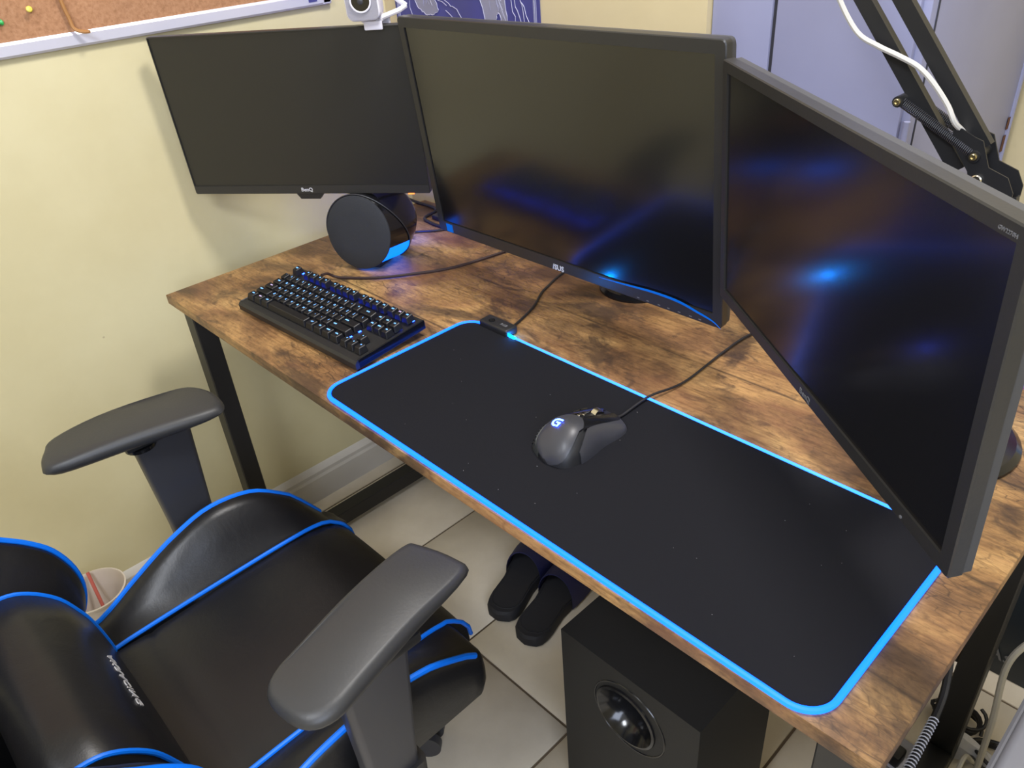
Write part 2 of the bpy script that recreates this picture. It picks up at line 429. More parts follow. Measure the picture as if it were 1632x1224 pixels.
# ------------------------------------------------------------------ keyboard
kb = thing('keyboard', 'compact black mechanical keyboard with blue glowing key legends', 'keyboard', (.345, .148, DZ))
KM = Matrix.Translation((.190, .063, DZ)) @ Matrix.Rotation(.044, 4, 'Z') @ Matrix.Translation((0, 0, .0035)) @ Matrix.Rotation(R(4.2), 4, 'X')
KW, KD, U = .357, .146, .01885
prof = [(0, .0), (0, .010), (.004, .0145), (.012, .0150), (KD, .0150), (KD, 0)]
b = MB(KM); b.loft([[(x, y, z) for y, z in prof] for x in (0, .0015, KW - .0015, KW)])
body = b.build('case', M['plastic'], kb, angle=25)
MB(KM).box(.0, .0022, .006, KD, .0, .0160, .0008, 1).build('side_trim', M['plastic'], kb)
MB(KM).box(KW - .0022, KW, .006, KD, .0, .0165, .0008, 1).build('side_trim', M['plastic_gloss'], kb)
for x in (.03, KW - .05): MB(KM).box(x, x + .02, KD - .030, KD - .024, -.0135, .001, .001, 1).build('flip_foot', M['plastic'], kb)
def key_mesh(w, d=1):
    h0, h1 = .0185, .0305
    a, c = w * U / 2 - .0006, d * U / 2 - .0006
    ta, tc = a - .0030, c - .0026
    b = bmesh.new(); bot = [b.verts.new(p) for p in ((-a, -c, h0), (a, -c, h0), (a, c, h0), (-a, c, h0))]
    tp = [b.verts.new(p) for p in ((-ta, -tc, h1 - .0008), (ta, -tc, h1 - .0008), (ta, tc + .0006, h1), (-ta, tc + .0006, h1))]
    b.faces.new(bot[::-1]); b.faces.new(tp)
    for i in range(4): b.faces.new((bot[i], bot[(i + 1) % 4], tp[(i + 1) % 4], tp[i]))
    es = [e for e in b.edges if not all(v.co.z == h0 for v in e.verts)]
    bmesh.ops.bevel(b, geom=es, offset=.0009, segments=1, affect='EDGES')
    me = bpy.data.meshes.new('key'); b.to_mesh(me); b.free()
    for p in me.polygons: p.use_smooth = False
    me.materials.append(M['key']); return me
KM_cache = {}
rows = []
fx = [(0, 'ESC')] + [(2 + i, 'F%d' % (i + 1)) for i in range(4)] + [(6.5 + i, 'F%d' % (i + 5)) for i in range(4)] + [(11 + i, 'F%d' % (i + 9)) for i in range(4)] + [(15.25, 'PRT'), (16.25, 'SCR'), (17.25, 'PSE')]
rows.append([(x, 1, t) for x, t in fx])
def run(ws, ts, x=0):
    out = []
    for w, t in zip(ws, ts): out.append((x, w, t)); x += w
    return out
rows.append(run([1] * 13 + [2], list('`1234567890-=') + ['BACK']) + [(15.25, 1, 'INS'), (16.25, 1, 'HM'), (17.25, 1, 'PU')])
rows.append(run([1.5] + [1] * 12 + [1.5], ['TAB'] + list('QWERTYUIOP[]') + ['\\']) + [(15.25, 1, 'DEL'), (16.25, 1, 'END'), (17.25, 1, 'PD')])
rows.append(run([1.75] + [1] * 11 + [2.25], ['CAPS'] + list("ASDFGHJKL;'") + ['ENTER']))
rows.append(run([2.25] + [1] * 10 + [2.75], ['SHIFT'] + list('ZXCVBNM,./') + ['SHIFT']) + [(16.25, 1, '^')])
rows.append(run([1.25, 1.25, 1.25, 6.25, 1.25, 1.25, 1.25, 1.25], ['CTRL', 'WIN', 'ALT', '', 'ALT', 'FN', 'MENU', 'CTRL']) + [(15.25, 1, '<'), (16.25, 1, 'v'), (17.25, 1, '>')])
yrow = [5.25 + .25 if r == 0 else 5 - r for r in range(6)]
leds = MB(KM)
X0, Y0 = .0065, .0150
org = ROOT[kb.name]
for r, row in enumerate(rows):
    for x, w, t in row:
        if w not in KM_cache: KM_cache[w] = key_mesh(w)
        cx = X0 + (x + w / 2) * U; cy = Y0 + (yrow[r] + .5) * U
        o = bpy.data.objects.new('key', KM_cache[w]); COL.objects.link(o); o.parent = kb
        tilt = [10, 7, 3, 0, -3, -6][r]
        lm = KM @ Matrix.Translation((cx, cy, -.0030 + (.0042 if r == 0 else .002 if r == 1 else 0))) @ Matrix.Rotation(R(tilt * .5), 4, 'X')
        o.matrix_local = Matrix.Translation(-org) @ lm
        if t:
            v, f = text_verts(t, .0054 if len(t) == 1 else .0034 if len(t) < 4 else .0030, depth=.00012, bold=.00005)
            me = bpy.data.meshes.new('legend'); mm = Matrix.Translation((0 if len(t) < 5 else -w * U / 2 + .011, .0012 + (.0016 if len(t) == 1 else 0), .0303))
            me.from_pydata([mm @ p for p in v], [], f)
            me.materials.append(M['legend_w'] if t in ('CAPS', 'SCR', 'WIN') else M['legend'])
            lo = bpy.data.objects.new('legend', me); COL.objects.link(lo); lo.parent = o
        leds.box(cx - .0026, cx + .0026, cy + .0045, cy + .0085, .0150, .0157)
        if w >= 2: leds.box(cx + w * U / 2 - .003, cx + w * U / 2 + .001, cy - .002, cy + .003, .0150, .0157)
leds.build('backlight', M['backlight'], kb, smooth=False, kind='stuff')
tag(MB().tube(spline([(.214, .226, .768), (.213, .240, .766), (.216, .252, .757), (.232, .264, .7538), (.284, .304, .7538), (.330, .362, .7538), (.37, .43, .7538), (.394, .536, .7538), (.41, .645, .754)], 8), .0026, 8).build('keyboard_cable', M['cable_brown']),
    'dark braided keyboard cable curving past the left speaker', 'cable')

# ------------------------------------------------------------------ mouse
mo = thing('mouse', 'black computer mouse with glowing blue round logo', 'mouse', (.934, .168, DZ + .004))
MM = Matrix.Translation((.934, .168, DZ + .0042)) @ Matrix.Rotation(R(-2), 4, 'Z')
ML = .128
def mouse_pt(u, a, off=0.0):
    """u 0 rear..1 front, a: 0 = right base, .5 = crown, 1 = left base"""
    y = (u - .5) * ML
    hw = sinterp([(0, .002), (.015, .012), (.05, .0215), (.12, .0282), (.25, .0320), (.4, .0315), (.6, .0285), (.8, .0300), (.94, .0285), (1, .022)], u)
    h = sinterp([(0, .007), (.02, .013), (.06, .0205), (.15, .0315), (.30, .0398), (.45, .0392), (.65, .0310), (.85, .0210), (1, .0130)], u)
    t = math.pi * a
    cx, sx = math.cos(t), math.sin(t)
    x = hw * (abs(cx) ** .72) * (1 if cx > 0 else -1); z = h * (abs(sx) ** .62)
    flare = .010 * (1 - sx) ** 2
    x += (flare * .35 if cx > 0 else -flare * min(1, u * 12))
    x += -.002 * sx
    n = Vector((cx, 0, sx + .1)).normalized()
    return Vector((x, y, z)) + n * off
def mpatch(u0, u1, a0, a1, off=0., nu=14, na=14, thick=.0015, edge=None):
    b = MB(MM); rows_ = []; n0_ = u0(.5) if callable(u0) else u0; n1_ = u1(.5) if callable(u1) else u1
    for i in range(nu + 1):
        t = i / nu; row = []; un = n0_ + (n1_ - n0_) * t
        for j in range(na + 1):
            s = j / na
            A0 = a0(un) if callable(a0) else a0; A1 = a1(un) if callable(a1) else a1
            a = A0 + (A1 - A0) * s
            U1 = u1(a) if callable(u1) else u1
            U0 = u0(a) if callable(u0) else u0
            row.append((U0 + (U1 - U0) * t, a))
        rows_.append(row)
    top_ = [[mouse_pt(u, a, off) for u, a in r] for r in rows_]
    bot_ = [[mouse_pt(u, a, off - thick) for u, a in r] for r in rows_]
    b.grid(top_); b.grid(bot_)
    ring = lambda g: g[0] + [r[-1] for r in g[1:-1]] + g[-1][::-1] + [r[0] for r in g[1:-1]][::-1]
    b.loft([ring(top_), ring(bot_)], caps=False)
    return b
b = MB(MM); b.loft([[mouse_pt(u, j / 20, -.0022) for j in range(21)] for u in [i / 24 for i in range(25)]]); b.build('mouse_body', M['plastic'], mo)
lo_a = lambda u: .26 + .05 * math.sin(u * 6)
palm = mpatch(.0, lambda a: .52 - 1.5 * abs(a - .50) ** 1.5, lambda u: .02 + .30 * min(1, max(0, u - .14) / .3), lambda u: .82 - .06 * min(1, u * 2), .0006).build('palm_shell', M['plastic_satin'], mo)
mpatch(.24, .97, .0, lambda u: .07 + .22 * min(1, max(0, u - .22) / .22), .0004).build('side_panel', M['plastic_satin'], mo)
sp = mpatch(.02, .62, .845, 1.0, .0012).build('thumb_panel', M['stand'], mo)
for i in range(6):
    u = .06 + .035 * i
    MB(MM).tube([mouse_pt(u + .05 * a_, .85 + .14 * a_, .0018) for a_ in (0, .25, .5, .75, 1)], .0007, 6).build('grip_rib', M['plastic'], sp)
mpatch(lambda a: .535 - 1.5 * abs(a - .5) ** 1.5, .985, .29, .475, .0008).build('right_button', M['plastic_gloss'], mo)
mpatch(lambda a: .535 - 1.5 * abs(a - .5) ** 1.5, .97, .555, .74, .0008).build('left_button', M['plastic_gloss'], mo)
mpatch(.62, .72, .76, .90, .0022, 6, 6).build('side_button', M['plastic_gloss'], mo)
mpatch(.74, .84, .76, .90, .0022, 6, 6).build('side_button', M['plastic_gloss'], mo)
c_ = mouse_pt(.80, .515, -.004)
MB(MM).cyl(c_ + Vector((-.0042, 0, 0)), c_ + Vector((.0042, 0, 0)), .0095, n=24).build('scroll_wheel', M['chrome'], mo)
for u in (.55, .62):
    p = mouse_pt(u, .515, .001); MB(MM).box(p.x - .002, p.x + .002, p.y - .003, p.y + .003, p.z - .002, p.z + .0006, .0005, 1).build('top_button', M['chrome'], mo)
# glowing logo on the left of the palm
def logo_arc(r0, r1, a0, a1, n=14):
    outer = [(math.cos(R(a0 + (a1 - a0) * i / n)) * r1, math.sin(R(a0 + (a1 - a0) * i / n)) * r1) for i in range(n + 1)]
    inner = [(math.cos(R(a0 + (a1 - a0) * i / n)) * r0, math.sin(R(a0 + (a1 - a0) * i / n)) * r0) for i in range(n + 1)][::-1]
    return outer, inner
pc = mouse_pt(.275, .565, .0014)
nn = (mouse_pt(.275, .565, .01) - mouse_pt(.275, .565, 0)).normalized()
ty = (mouse_pt(.32, .565) - mouse_pt(.23, .565)).normalized(); nn = (nn - ty * nn.dot(ty)).normalized(); tx = ty.cross(nn).normalized()
LM = frame_m(pc, tx, ty, nn)
b = MB(MM @ LM @ Matrix.Scale(1.25, 4)); o1, i1 = logo_arc(.0030, .0056, 75, 300)
for i in range(len(o1) - 1):
    a1_, a2_, b1_, b2_ = o1[i], o1[i + 1], i1[-1 - i], i1[-2 - i]
    b.add([(a1_[0], a1_[1], 0), (a2_[0], a2_[1], 0), (b2_[0], b2_[1], 0), (b1_[0], b1_[1], 0)], [(0, 1, 2, 3)])
b.box(-.0005, .0056, -.0007, .0014, -.0001, .0001); b.box(.0030, .0056, -.0050, .0014, -.0001, .0001); b.box(-.0008, .0060, .0036, .0056, -.0001, .0001)
b.build('glowing_logo', M['g_logo'], mo, smooth=False)
tag(MB().tube(spline([(.938, .232, .761), (.941, .245, .757), (.942, .304, .7585), (.953, .371, .7535), (.949, .473, .7535), (.95, .546, .7535), (.97, .64, .754)], 8), .0018, 8).build('mouse_cable', M['cable']),
    'thin black mouse cable crossing the glowing mat edge', 'cable')

# ------------------------------------------------------------------ monitors
def mon_frame(p, yaw, tilt, roll):
    y, t, ro = R(yaw), R(tilt), R(roll)
    u = Vector((math.cos(y), math.sin(y), 0)); n = Vector((math.sin(y), -math.cos(y), 0)); z = Vector((0, 0, 1))
    up = math.cos(t) * z - math.sin(t) * n; nn_ = math.cos(t) * n + math.sin(t) * z
    u2 = math.cos(ro) * u + math.sin(ro) * up; up2 = -math.sin(ro) * u + math.cos(ro) * up
    return frame_m(p, u2, -nn_, up2)   # local x right, y into the panel, z up
XZ = Matrix(((1, 0, 0, 0), (0, 0, 1, 0), (0, 1, 0, 0), (0, 0, 0, 1)))   # poly (x,y,z)->(x,z,y)
def ring_frame(b, W_, H_, bl, br, bt, bb, y0, y1, outer_r=.004):
    """picture-frame bezel: outer rounded rect, inner opening"""
    n = 3
    out = round_rect(-W_ / 2, W_ / 2, 0, H_, outer_r, n); inn = round_rect(-W_ / 2 + bl, W_ / 2 - br, bb, H_ - bt, .0008, n)
    sec = [[(x, y1, z) for x, z in out], [(x, y0 + .0012, z) for x, z in out]]
    out2 = round_rect(-W_ / 2 + .0012, W_ / 2 - .0012, .0012, H_ - .0012, outer_r, n)
    sec += [[(x, y0, z) for x, z in out2], [(x, y0, z) for x, z in inn], [(x, y0 + .0025, z) for x, z in inn]]
    b.loft(sec, caps=False); return b
def monitor(label, pos, yaw, tilt, roll, W_, H_, bz, depth, scr, scale=1, name='monitor', stand=None, bez='bezel', side='bezel_side', r=.004):
    F = mon_frame(pos, yaw, tilt, roll) @ Matrix.Scale(scale, 4)
    base = stand['base']
    t = thing(name, label, 'monitor', (base[0], base[1], DZ))
    bl, br, bt, bb = bz
    bzo = ring_frame(MB(F), W_, H_, bl, br, bt, bb, 0, .012, r).build('bezel', M[bez], t)
    MB(F).box(-W_ / 2 + bl - .001, W_ / 2 - br + .001, .0022, .008, bb - .001, H_ - bt + .001).build('screen', M[scr], t, smooth=False)
    # rear shell
    secs = []
    for y, ins in ((.0125, .001), (.020, .001), (depth * .75, .004), (depth, .012), (depth + .012, .06)):
        secs.append([(x, y, z) for x, z in round_rect(-W_ / 2 + ins, W_ / 2 - ins, ins, H_ - ins, r + ins * .4, 4)])
    MB(F).loft(secs).build('rear_shell', M[side], t)
    if 'pole' in stand: return t, F
    # stand: neck and base on the desk
    c = F @ Vector((0, depth, H_ * .38))
    nb = Vector((base[0], base[1], DZ + .010))
    d = Vector((math.sin(R(yaw)), -math.cos(R(yaw)), 0)); u = Vector((math.cos(R(yaw)), math.sin(R(yaw)), 0))
    b = MB(); hw = .032
    secs = []
    for k_ in range(7):
        s_ = k_ / 6; p = nb.lerp(c, s_ ** .9); p = Vector((nb.x + (c.x - nb.x) * s_ ** 2, nb.y + (c.y - nb.y) * s_ ** 2, nb.z + (c.z - nb.z) * s_))
        secs.append([p + u * x + d * y for x, y in round_rect(-hw, hw, -.012, .012, .008, 3)])
    b.loft(secs).build('stand_neck', M['plastic'], t)
    MB().lathe([(.001, 0), (stand['r'], 0), (stand['r'], .004), (stand['r'] * .93, .010), (stand['r'] * .4, .014), (.001, .0145)], 40,
               Matrix.Translation((base[0], base[1], DZ))).build('stand_base', M['plastic_gloss'], t)
    return t, F
# centre monitor
t, F = monitor('large centre monitor with blue curved trim, dark screen, widest of the three', (.666, .416, .832), -1.656, -4.702, .653, .640, .380,
               (.0150, .0150, .0165, .0205), .034, 'screen', stand=dict(base=(.70, .584), r=.068), r=.006)
pts = [(.0938, .0166), (.1392, .0192), (.2002, .0232), (.2458, .0222), (.2785, .0158), (.305, .0095), (.3190, .0013)]
pl = spline([(x, -.0006, z) for x, z in pts], 6); b = MB(F)
wds = [.0003 + .0019 * math.sin(math.pi * min(1, i / (len(pl) - 1) * .9 + .05)) for i in range(len(pl))]
b.grid([[p + Vector((0, 0, -w)) for p, w in zip(pl, wds)], [p + Vector((0, -.0004, 0)) for p in pl], [p + Vector((0, 0, w)) for p, w in zip(pl, wds)]])
b.build('curved_trim', M['mon_strip'], t)
TF = F @ Matrix(((1, 0, 0, 0), (0, 0, -1, 0), (0, 1, 0, 0), (0, 0, 0, 1)))   # text plane: local x right, y up, facing viewer
text('/SUS', .0135, M['white_print'], t, TF @ Matrix.Translation((.002, .0065, .0004)), shear=0, bold=.0004, name='maker_lettering')
sb = MB(F).box(-.2960, -.2775, -.0006, .0002, .0022, .0178).build('sticker', M['mon_strip'], t, smooth=False); sb['label'] = 'small bright blue energy sticker'
for i in range(7):
    x = [.1716, .1897, .211, .2284, .2476, .2676, .2838][i]
    MB(F).box(x - .0022, x + .0022, -.0005, .0002, .0040, .0052).build('button_mark', M['grey_print'], t, smooth=False)
# right monitor
t, F = monitor('right monitor angled inward, nearest the camera, glowing blue reflection', (1.196, .235, .895), -35.978, -4.118, -1.432, .497, .2975,
               (.0135, .0135, .0125, .0160), .027, 'screen', stand=dict(base=(1.255, .472), r=.103), r=.003)
TF = F @ Matrix(((1, 0, 0, 0), (0, 0, -1, 0), (0, 1, 0, 0), (0, 0, 0, 1)))
text('BenQ', .0100, M['grey_print'], t, TF @ Matrix.Translation((-.002, .0075, .0003)), name='maker_lettering')
text('GW2270H', .0040, M['grey_print'], t, TF @ Matrix.Translation((.2262, .2890, .0003)), name='model_lettering')
MB(F).cyl((.1807, -.0006, .005), (.1807, .0003, .005), .0017, n=12).build('power_light', M['grey_print'], t)
# left monitor
t, F = monitor('left monitor with thin bezel near the corkboard wall', (.1306, .2819, .8973), 33.944, -2.137, .314, .503, .2995,
               (.0022, .0022, .0025, .0165), .024, 'screen_soft', .986, stand=dict(base=(.155, .612), pole=True), r=.003, side='plastic')
MB().cyl((.155, .612, DZ + .001), (.155, .612, 1.10), .014, n=20).build('stand_pole', M['steel'], t)
MB().box(.12, .19, .575, .6495, DZ + .0005, DZ + .012, .003, 2).build('desk_clamp', M['steel'], t)
vc = F @ Vector((0, .038, .15)); el = Vector((.235, .47, vc.z))
b = MB(); b.cyl(Vector((.155, .612, vc.z - .02)), Vector((.155, .612, vc.z + .02)), .021, n=20)
b.tube([Vector((.155, .612, vc.z)), el], .012, 10).cyl(el - Vector((0, 0, .02)), el + Vector((0, 0, .02)), .017, n=16).tube([el, vc], .012, 10); b.build('swing_arm', M['steel'], t)
MB(F).box(-.05, .05, .030, .038, .10, .20, .002, 1).build('mounting_plate', M['steel'], t)
TF = F @ Matrix(((1, 0, 0, 0), (0, 0, -1, 0), (0, 1, 0, 0), (0, 0, 0, 1)))
MB(F).poly([(-.0262, .002), (.0302, .002), (.0302, -.001), (.0215, -.0105), (-.0195, -.0105), (-.0262, -.001)], .0005, .008, m=XZ).build('bottom_tab', M['plastic'], t, smooth=False)
text('BenQ', .0105, M['white_print'], t, TF @ Matrix.Translation((-.0022, .0085, .0004)), bold=.0002, name='maker_lettering')
MB(F).box(.2075, .2195, -.0015, .003, -.0012, .0008, .0004, 1).build('power_light', M['orange'], t)
LF = F
# webcam clipped on the left monitor
wc = thing('webcam', 'white square webcam clipped on top of the left monitor', 'webcam', tuple(F @ Vector((.195, .01, .2995))))
WF = F @ Matrix.Translation((.1885, -.014, .3085)) @ Matrix.Rotation(R(10), 4, 'Z')
bx = MB(WF @ XZ).poly(round_rect(-.0285, .0285, .002, .068, .013, 6), -.012, .030, .004, 3).build('camera_body', M['white_plastic'], wc)
MB(WF @ XZ).poly(round_rect(-.0262, .0262, .0045, .0655, .011, 6), -.0128, -.0118).build('face_plate', M['grey_mesh'], wc)
Rx = Matrix.Rotation(R(90), 4, 'X')
b = MB(WF @ Matrix.Translation((-.001, -.0128, .033)) @ Rx); b.lathe([(.0178, 0), (.0178, .0022), (.0160, .0026), (.0150, .0012)], 36); b.build('lens_ring', M['white_plastic'], wc)
b = MB(WF @ Matrix.Translation((-.001, -.0128, .033)) @ Rx); b.lathe([(.0005, .0014), (.0152, .0014), (.0152, 0), (.0005, 0)], 36); b.build('lens_glass', M['lens'], wc)
b = MB(WF @ Matrix.Translation((-.001, -.0128, .033)) @ Rx); b.lathe([(.0005, .0026), (.004, .0022), (.0055, .0010), (.0006, .0009)], 24); b.build('inner_lens', M['plastic_satin'], wc)
MB(WF @ Matrix(((1, 0, 0, .0198), (0, 0, -1, -.0129), (0, 1, 0, .042), (0, 0, 0, 1)))) \
    .add(*[(lambda v, f: ([Matrix.Rotation(R(90), 4, 'Z') @ p for p in v], f))(*text_verts('logi', .0095, bold=.0002))][0]).build('maker_lettering', M['white_print'], wc, smooth=False)
# clip: front lip, top plate, rear hinge leg
MB(F).box(.1790, .2125, -.0055, -.0008, .2925, .3110, .0022, 2).build('front_lip', M['white_plastic'], wc)
MB(F).box(.1760, .2125, -.0055, .050, .3045, .3110, .0022, 2).build('clip_plate', M['white_plastic'], wc)
MB(F).tube([(.2085, .002, .310), (.2300, .040, .3145), (.2400, .050, .3200)], .0045, 8).build('side_strut', M['white_plastic'], wc)
MB(F).tube([(.2400, .050, .3200), (.2100, .034, .3500)], .0045, 8).build('side_strut', M['white_plastic'], wc)
MB(F).box(.178, .208, .044, .052, .255, .309, .002, 2).build('rear_leg', M['white_plastic'], wc)

# ------------------------------------------------------------------ round satellite speakers
def speaker(label, c, face_yaw, tilt, lit_deg, group='round desk speakers'):
    t = thing('speaker', label, 'speaker', (c[0], c[1], DZ), group)
    Z = Matrix.Translation(c) @ Matrix.Rotation(R(face_yaw), 4, 'Z')
    # local: x right, z up, -y towards listener (disc normal tilted upward)
    DMm = Z @ Matrix.Rotation(R(-tilt), 4, 'X')
    rd = .0722; n = 64
    ang = [2 * math.pi * i / n for i in range(n)]
    def off(a):
        w = (1 + math.cos(a - R(lit_deg))) / 2; return .002 + .088 * w ** 2.1
    disc = lambda r_, y: [DMm @ Vector((r_ * math.cos(a), y, r_ * math.sin(a))) for a in ang]
    b = MB(); b.loft([disc(.0005, -.0035), disc(rd * .55, -.0028), disc(rd * .93, -.0010), disc(rd, .0015), disc(rd, .0045), disc(rd * .9, .006)]); b.build('front_grille', M['speaker_cloth'], t)
    rim = [DMm @ Vector(((rd + .0028) * math.cos(a), off(a), (rd + .0028) * math.sin(a))) for a in ang]
    rimi = [DMm @ Vector(((rd + .0006) * math.cos(a), off(a) + .0008, (rd + .0006) * math.sin(a))) for a in ang]
    inner = [DMm @ Vector((rd * .965 * math.cos(a), .005, rd * .965 * math.sin(a))) for a in ang]
    back = lambda r_, y: [Z @ Vector((r_ * math.cos(a) + .006, y, r_ * math.sin(a) * 1.0 - (.0 if math.sin(a) > 0 else 0))) for a in ang]
    b = MB(); b.loft([rimi, rim, back(rd * .97, .098), back(rd * .88, .112), back(rd * .70, .120), back(.001, .122)], caps=False); b.build('housing', M['plastic_gloss'], t)
    b = MB(); b.tube([DMm @ Vector(((rd + .0022) * math.cos(a), off(a) - .0003, (rd + .0022) * math.sin(a))) for a in ang], .0011, 6, closed=True); b.build('rim_edge', M['plastic_satin'], t)
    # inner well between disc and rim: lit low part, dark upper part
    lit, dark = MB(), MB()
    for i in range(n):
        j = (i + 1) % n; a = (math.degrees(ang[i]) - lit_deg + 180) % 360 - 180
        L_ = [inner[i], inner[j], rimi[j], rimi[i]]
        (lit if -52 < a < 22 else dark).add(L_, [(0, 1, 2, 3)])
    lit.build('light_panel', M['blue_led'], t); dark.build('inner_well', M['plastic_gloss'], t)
    b = MB(); b.loft([back(rd * .62, .1235), back(rd * .42, .1245)], caps=False); b.build('rear_light_ring', M['rear_led'], t)
    MB().box(-.030, .030, .012, .075, -.0775, -.066, .003, 2, m=Z).build('foot', M['plastic'], t)
    return t
M['speaker_cloth'] = plain('charcoal_speaker_cloth', (.026, .028, .034), .8, 0, .35, (700, .5, .0006))
speaker('round black speaker glowing blue behind the keyboard', (.221, .319, DZ + .0755), 23, 8, -50, None)
tag(MB().tube(spline([(-.075, .628, .7536), (.0, .622, .7536), (.085, .617, .7536), (.115, .560, .7536), (.24, .56, .7536), (.33, .60, .7536), (.42, .640, .7536)], 8), .0034, 8).build('power_cable', M['cable']),
    'thick black cable along the back desk edge near the corner', 'cable')
tag(MB().tube(spline([(.168, .446, .766), (.165, .468, .757), (.158, .50, .7536), (.190, .535, .7536), (.23, .60, .7536), (.25, .64, .7536)], 8), .0024, 8).build('speaker_cable', M['cable']),
    'thin black cable between the round speaker and centre monitor', 'cable')

# ------------------------------------------------------------------ gaming chair
CX = .637
ch = thing('gaming_chair', 'black leather gaming chair with bright blue piping', 'chair', (CX, -.17, 0))
# seat centre cushion
ys = [-.47, -.44, -.40, -.36, -.335, -.325, -.315, -.28, -.22, -.15, -.08, -.04, -.01, .012, .028, .038, .040, .034]
zs = [.430, .440, .446, .4465, .4455, .4425, .4455, .447, .449, .451, .452, .4505, .445, .434, .418, .398, .372, .350]
secs = []
for y, z in zip(ys, zs):
    top_ = [(CX + x, y, z - .004 * (abs(x) / .165) ** 4) for x in [-.163 + .0163 * 2 * i / 1 for i in range(11)]]
    secs.append(top_ + [(CX + .163, min(y, .012), .335), (CX - .163, min(y, .012), .335)])
MB().loft(secs).build('seat_cushion', M['leather'], ch, angle=50)
crest = [(-.47, .43), (-.373, .447), (-.30, .487), (-.236, .520), (-.164, .541), (-.087, .528), (-.026, .480), (.019, .418), (.03, .395)]
inner_z = [(-.47, .430), (-.36, .446), (-.15, .451), (-.04, .450), (.0, .442), (.025, .420), (.038, .385)]
crest_r = [(-.47, .42), (-.373, .440), (-.30, .478), (-.236, .494), (-.164, .498), (-.087, .484), (-.026, .452), (.012, .420), (.022, .385)]
def bolster(side, crest, ye=.030):
    s = side; secs = []; pin = []; pout = []
    yv = [-.47 + (.47 + ye) * i / 30 for i in range(31)]
    for y in yv:
        cz = sinterp(crest, y); iz = sinterp(inner_z, y); ww = 1.0 - max(0, (y + .02) / .05) * .25
        d0, d1 = .166, .240
        xs = [(d0, iz), (d0 + .010, iz + (cz - iz) * .10 - .001), (d0 + .030, iz + (cz - iz) * .52), (d0 + .052, iz + (cz - iz) * .88), (d1 - .006, cz + .0015), (d1, cz - .001),
              (d1 + .007, cz - .010), (d1 + .011, cz - .034), (d1 + .010, min(cz - .06, .40)), (d1 + .002, .350), (d0, .340)]
        secs.append([(CX + s * x, y, z) for x, z in xs]); pin.append((CX + s * (d0 + .001), y, iz + .0015)); pout.append((CX + s * d1, y, cz + .0005))
    # rounded nose
    e = secs[-1]; c = Vector((CX + s * .20, ye, .385))
    for f_, dy in ((.95, .006), (.86, .012), (.68, .018), (.4, .022)):
        secs.append([(c.x + (p[0] - c.x) * f_, ye + dy, c.z + (p[2] - c.z) * f_) for p in e])
    bo = MB().loft(secs).build('seat_bolster', M['leather'], ch, angle=60)
    MB().tube(pin[3:] + [(CX + s * .1655, y_, z_) for y_, z_ in ((.0, .4435), (.013, .434), (.028, .419), (.039, .399), (.042, .380)) if y_ > ye + .004], .0036, 8).build('piping', M['piping'], bo)
    MB().tube(pout[2:], .0046, 8).build('piping', M['piping'], bo)
    return bo
bolster(-1, crest, .022); bolster(1, crest_r, -.008)
MB().box(CX - .20, CX + .20, -.42, .0, .300, .338, .01, 2).build('seat_pan', M['plastic'], ch)
# backrest: leans back steeply
d_b = Vector((0, -.60, .80)).normalized(); n_b = Vector((0, .80, .60)).normalized(); o_b = Vector((CX, -.47, .43))
def bp(x, h, f): return o_b + Vector((x, 0, 0)) + d_b * h + n_b * f
secs = []
for h in [i * .05 for i in range(16)]:
    w = interp([(0, .155), (.3, .165), (.55, .15), (.75, .12)], h); th = .045
    secs.append([bp(-w, h, -th), bp(-w, h, -.004), bp(-w * .5, h, .004), bp(w * .5, h, .004), bp(w, h, -.004), bp(w, h, -th)])
MB().loft(secs).build('backrest', M['leather'], ch, angle=60)
MB().box(CX - .17, CX + .17, -.50, -.43, .35, .43, .02, 2).build('recliner_bracket', M['plastic'], ch)
# lumbar cushion bulging over the seat
prof = [(-.379, .440), (-.381, .475), (-.388, .520), (-.397, .550), (-.410, .582), (-.430, .608), (-.452, .625), (-.475, .630), (-.500, .628), (-.525, .600), (-.520, .54), (-.49, .47), (-.46, .432), (-.42, .422), (-.39, .425)]
prof = [(p.x, p.y) for p in spline([(a, b_, 0) for a, b_ in prof], 3, True)]
cy, cz = -.455, .53
secs = []
for x, sc in ((-.172, .80), (-.168, .93), (-.162, 1.0), (-.10, 1.012), (0, 1.02), (.10, 1.012), (.162, 1.0), (.168, .93), (.172, .80)):
    secs.append([(CX + x, cy + (a - cy) * sc, cz + (b_ - cz) * sc) for a, b_ in prof])
cu = MB().loft(secs).build('lumbar_cushion', M['leather'], ch, angle=70)
for x in (-.166, .166):
    MB().tube([(CX + x, cy + (a - cy) * 1.0, cz + (b_ - cz) * 1.0) for a, b_ in prof], .0033, 8, closed=True).build('piping', M['piping'], cu)
a_ = Vector((CX, -.3915, .528)); b_ = Vector((CX, -.4035, .566)); yv = (b_ - a_).normalized()
text('AKRACING', .0215, M['white_print'], cu, frame_m(Vector((CX - .000, -.3935, .545)), (1, 0, 0), yv, Vector((1, 0, 0)).cross(yv)), shear=.35, bold=.0003, spacing=1.05, depth=.0006, name='printed_lettering')
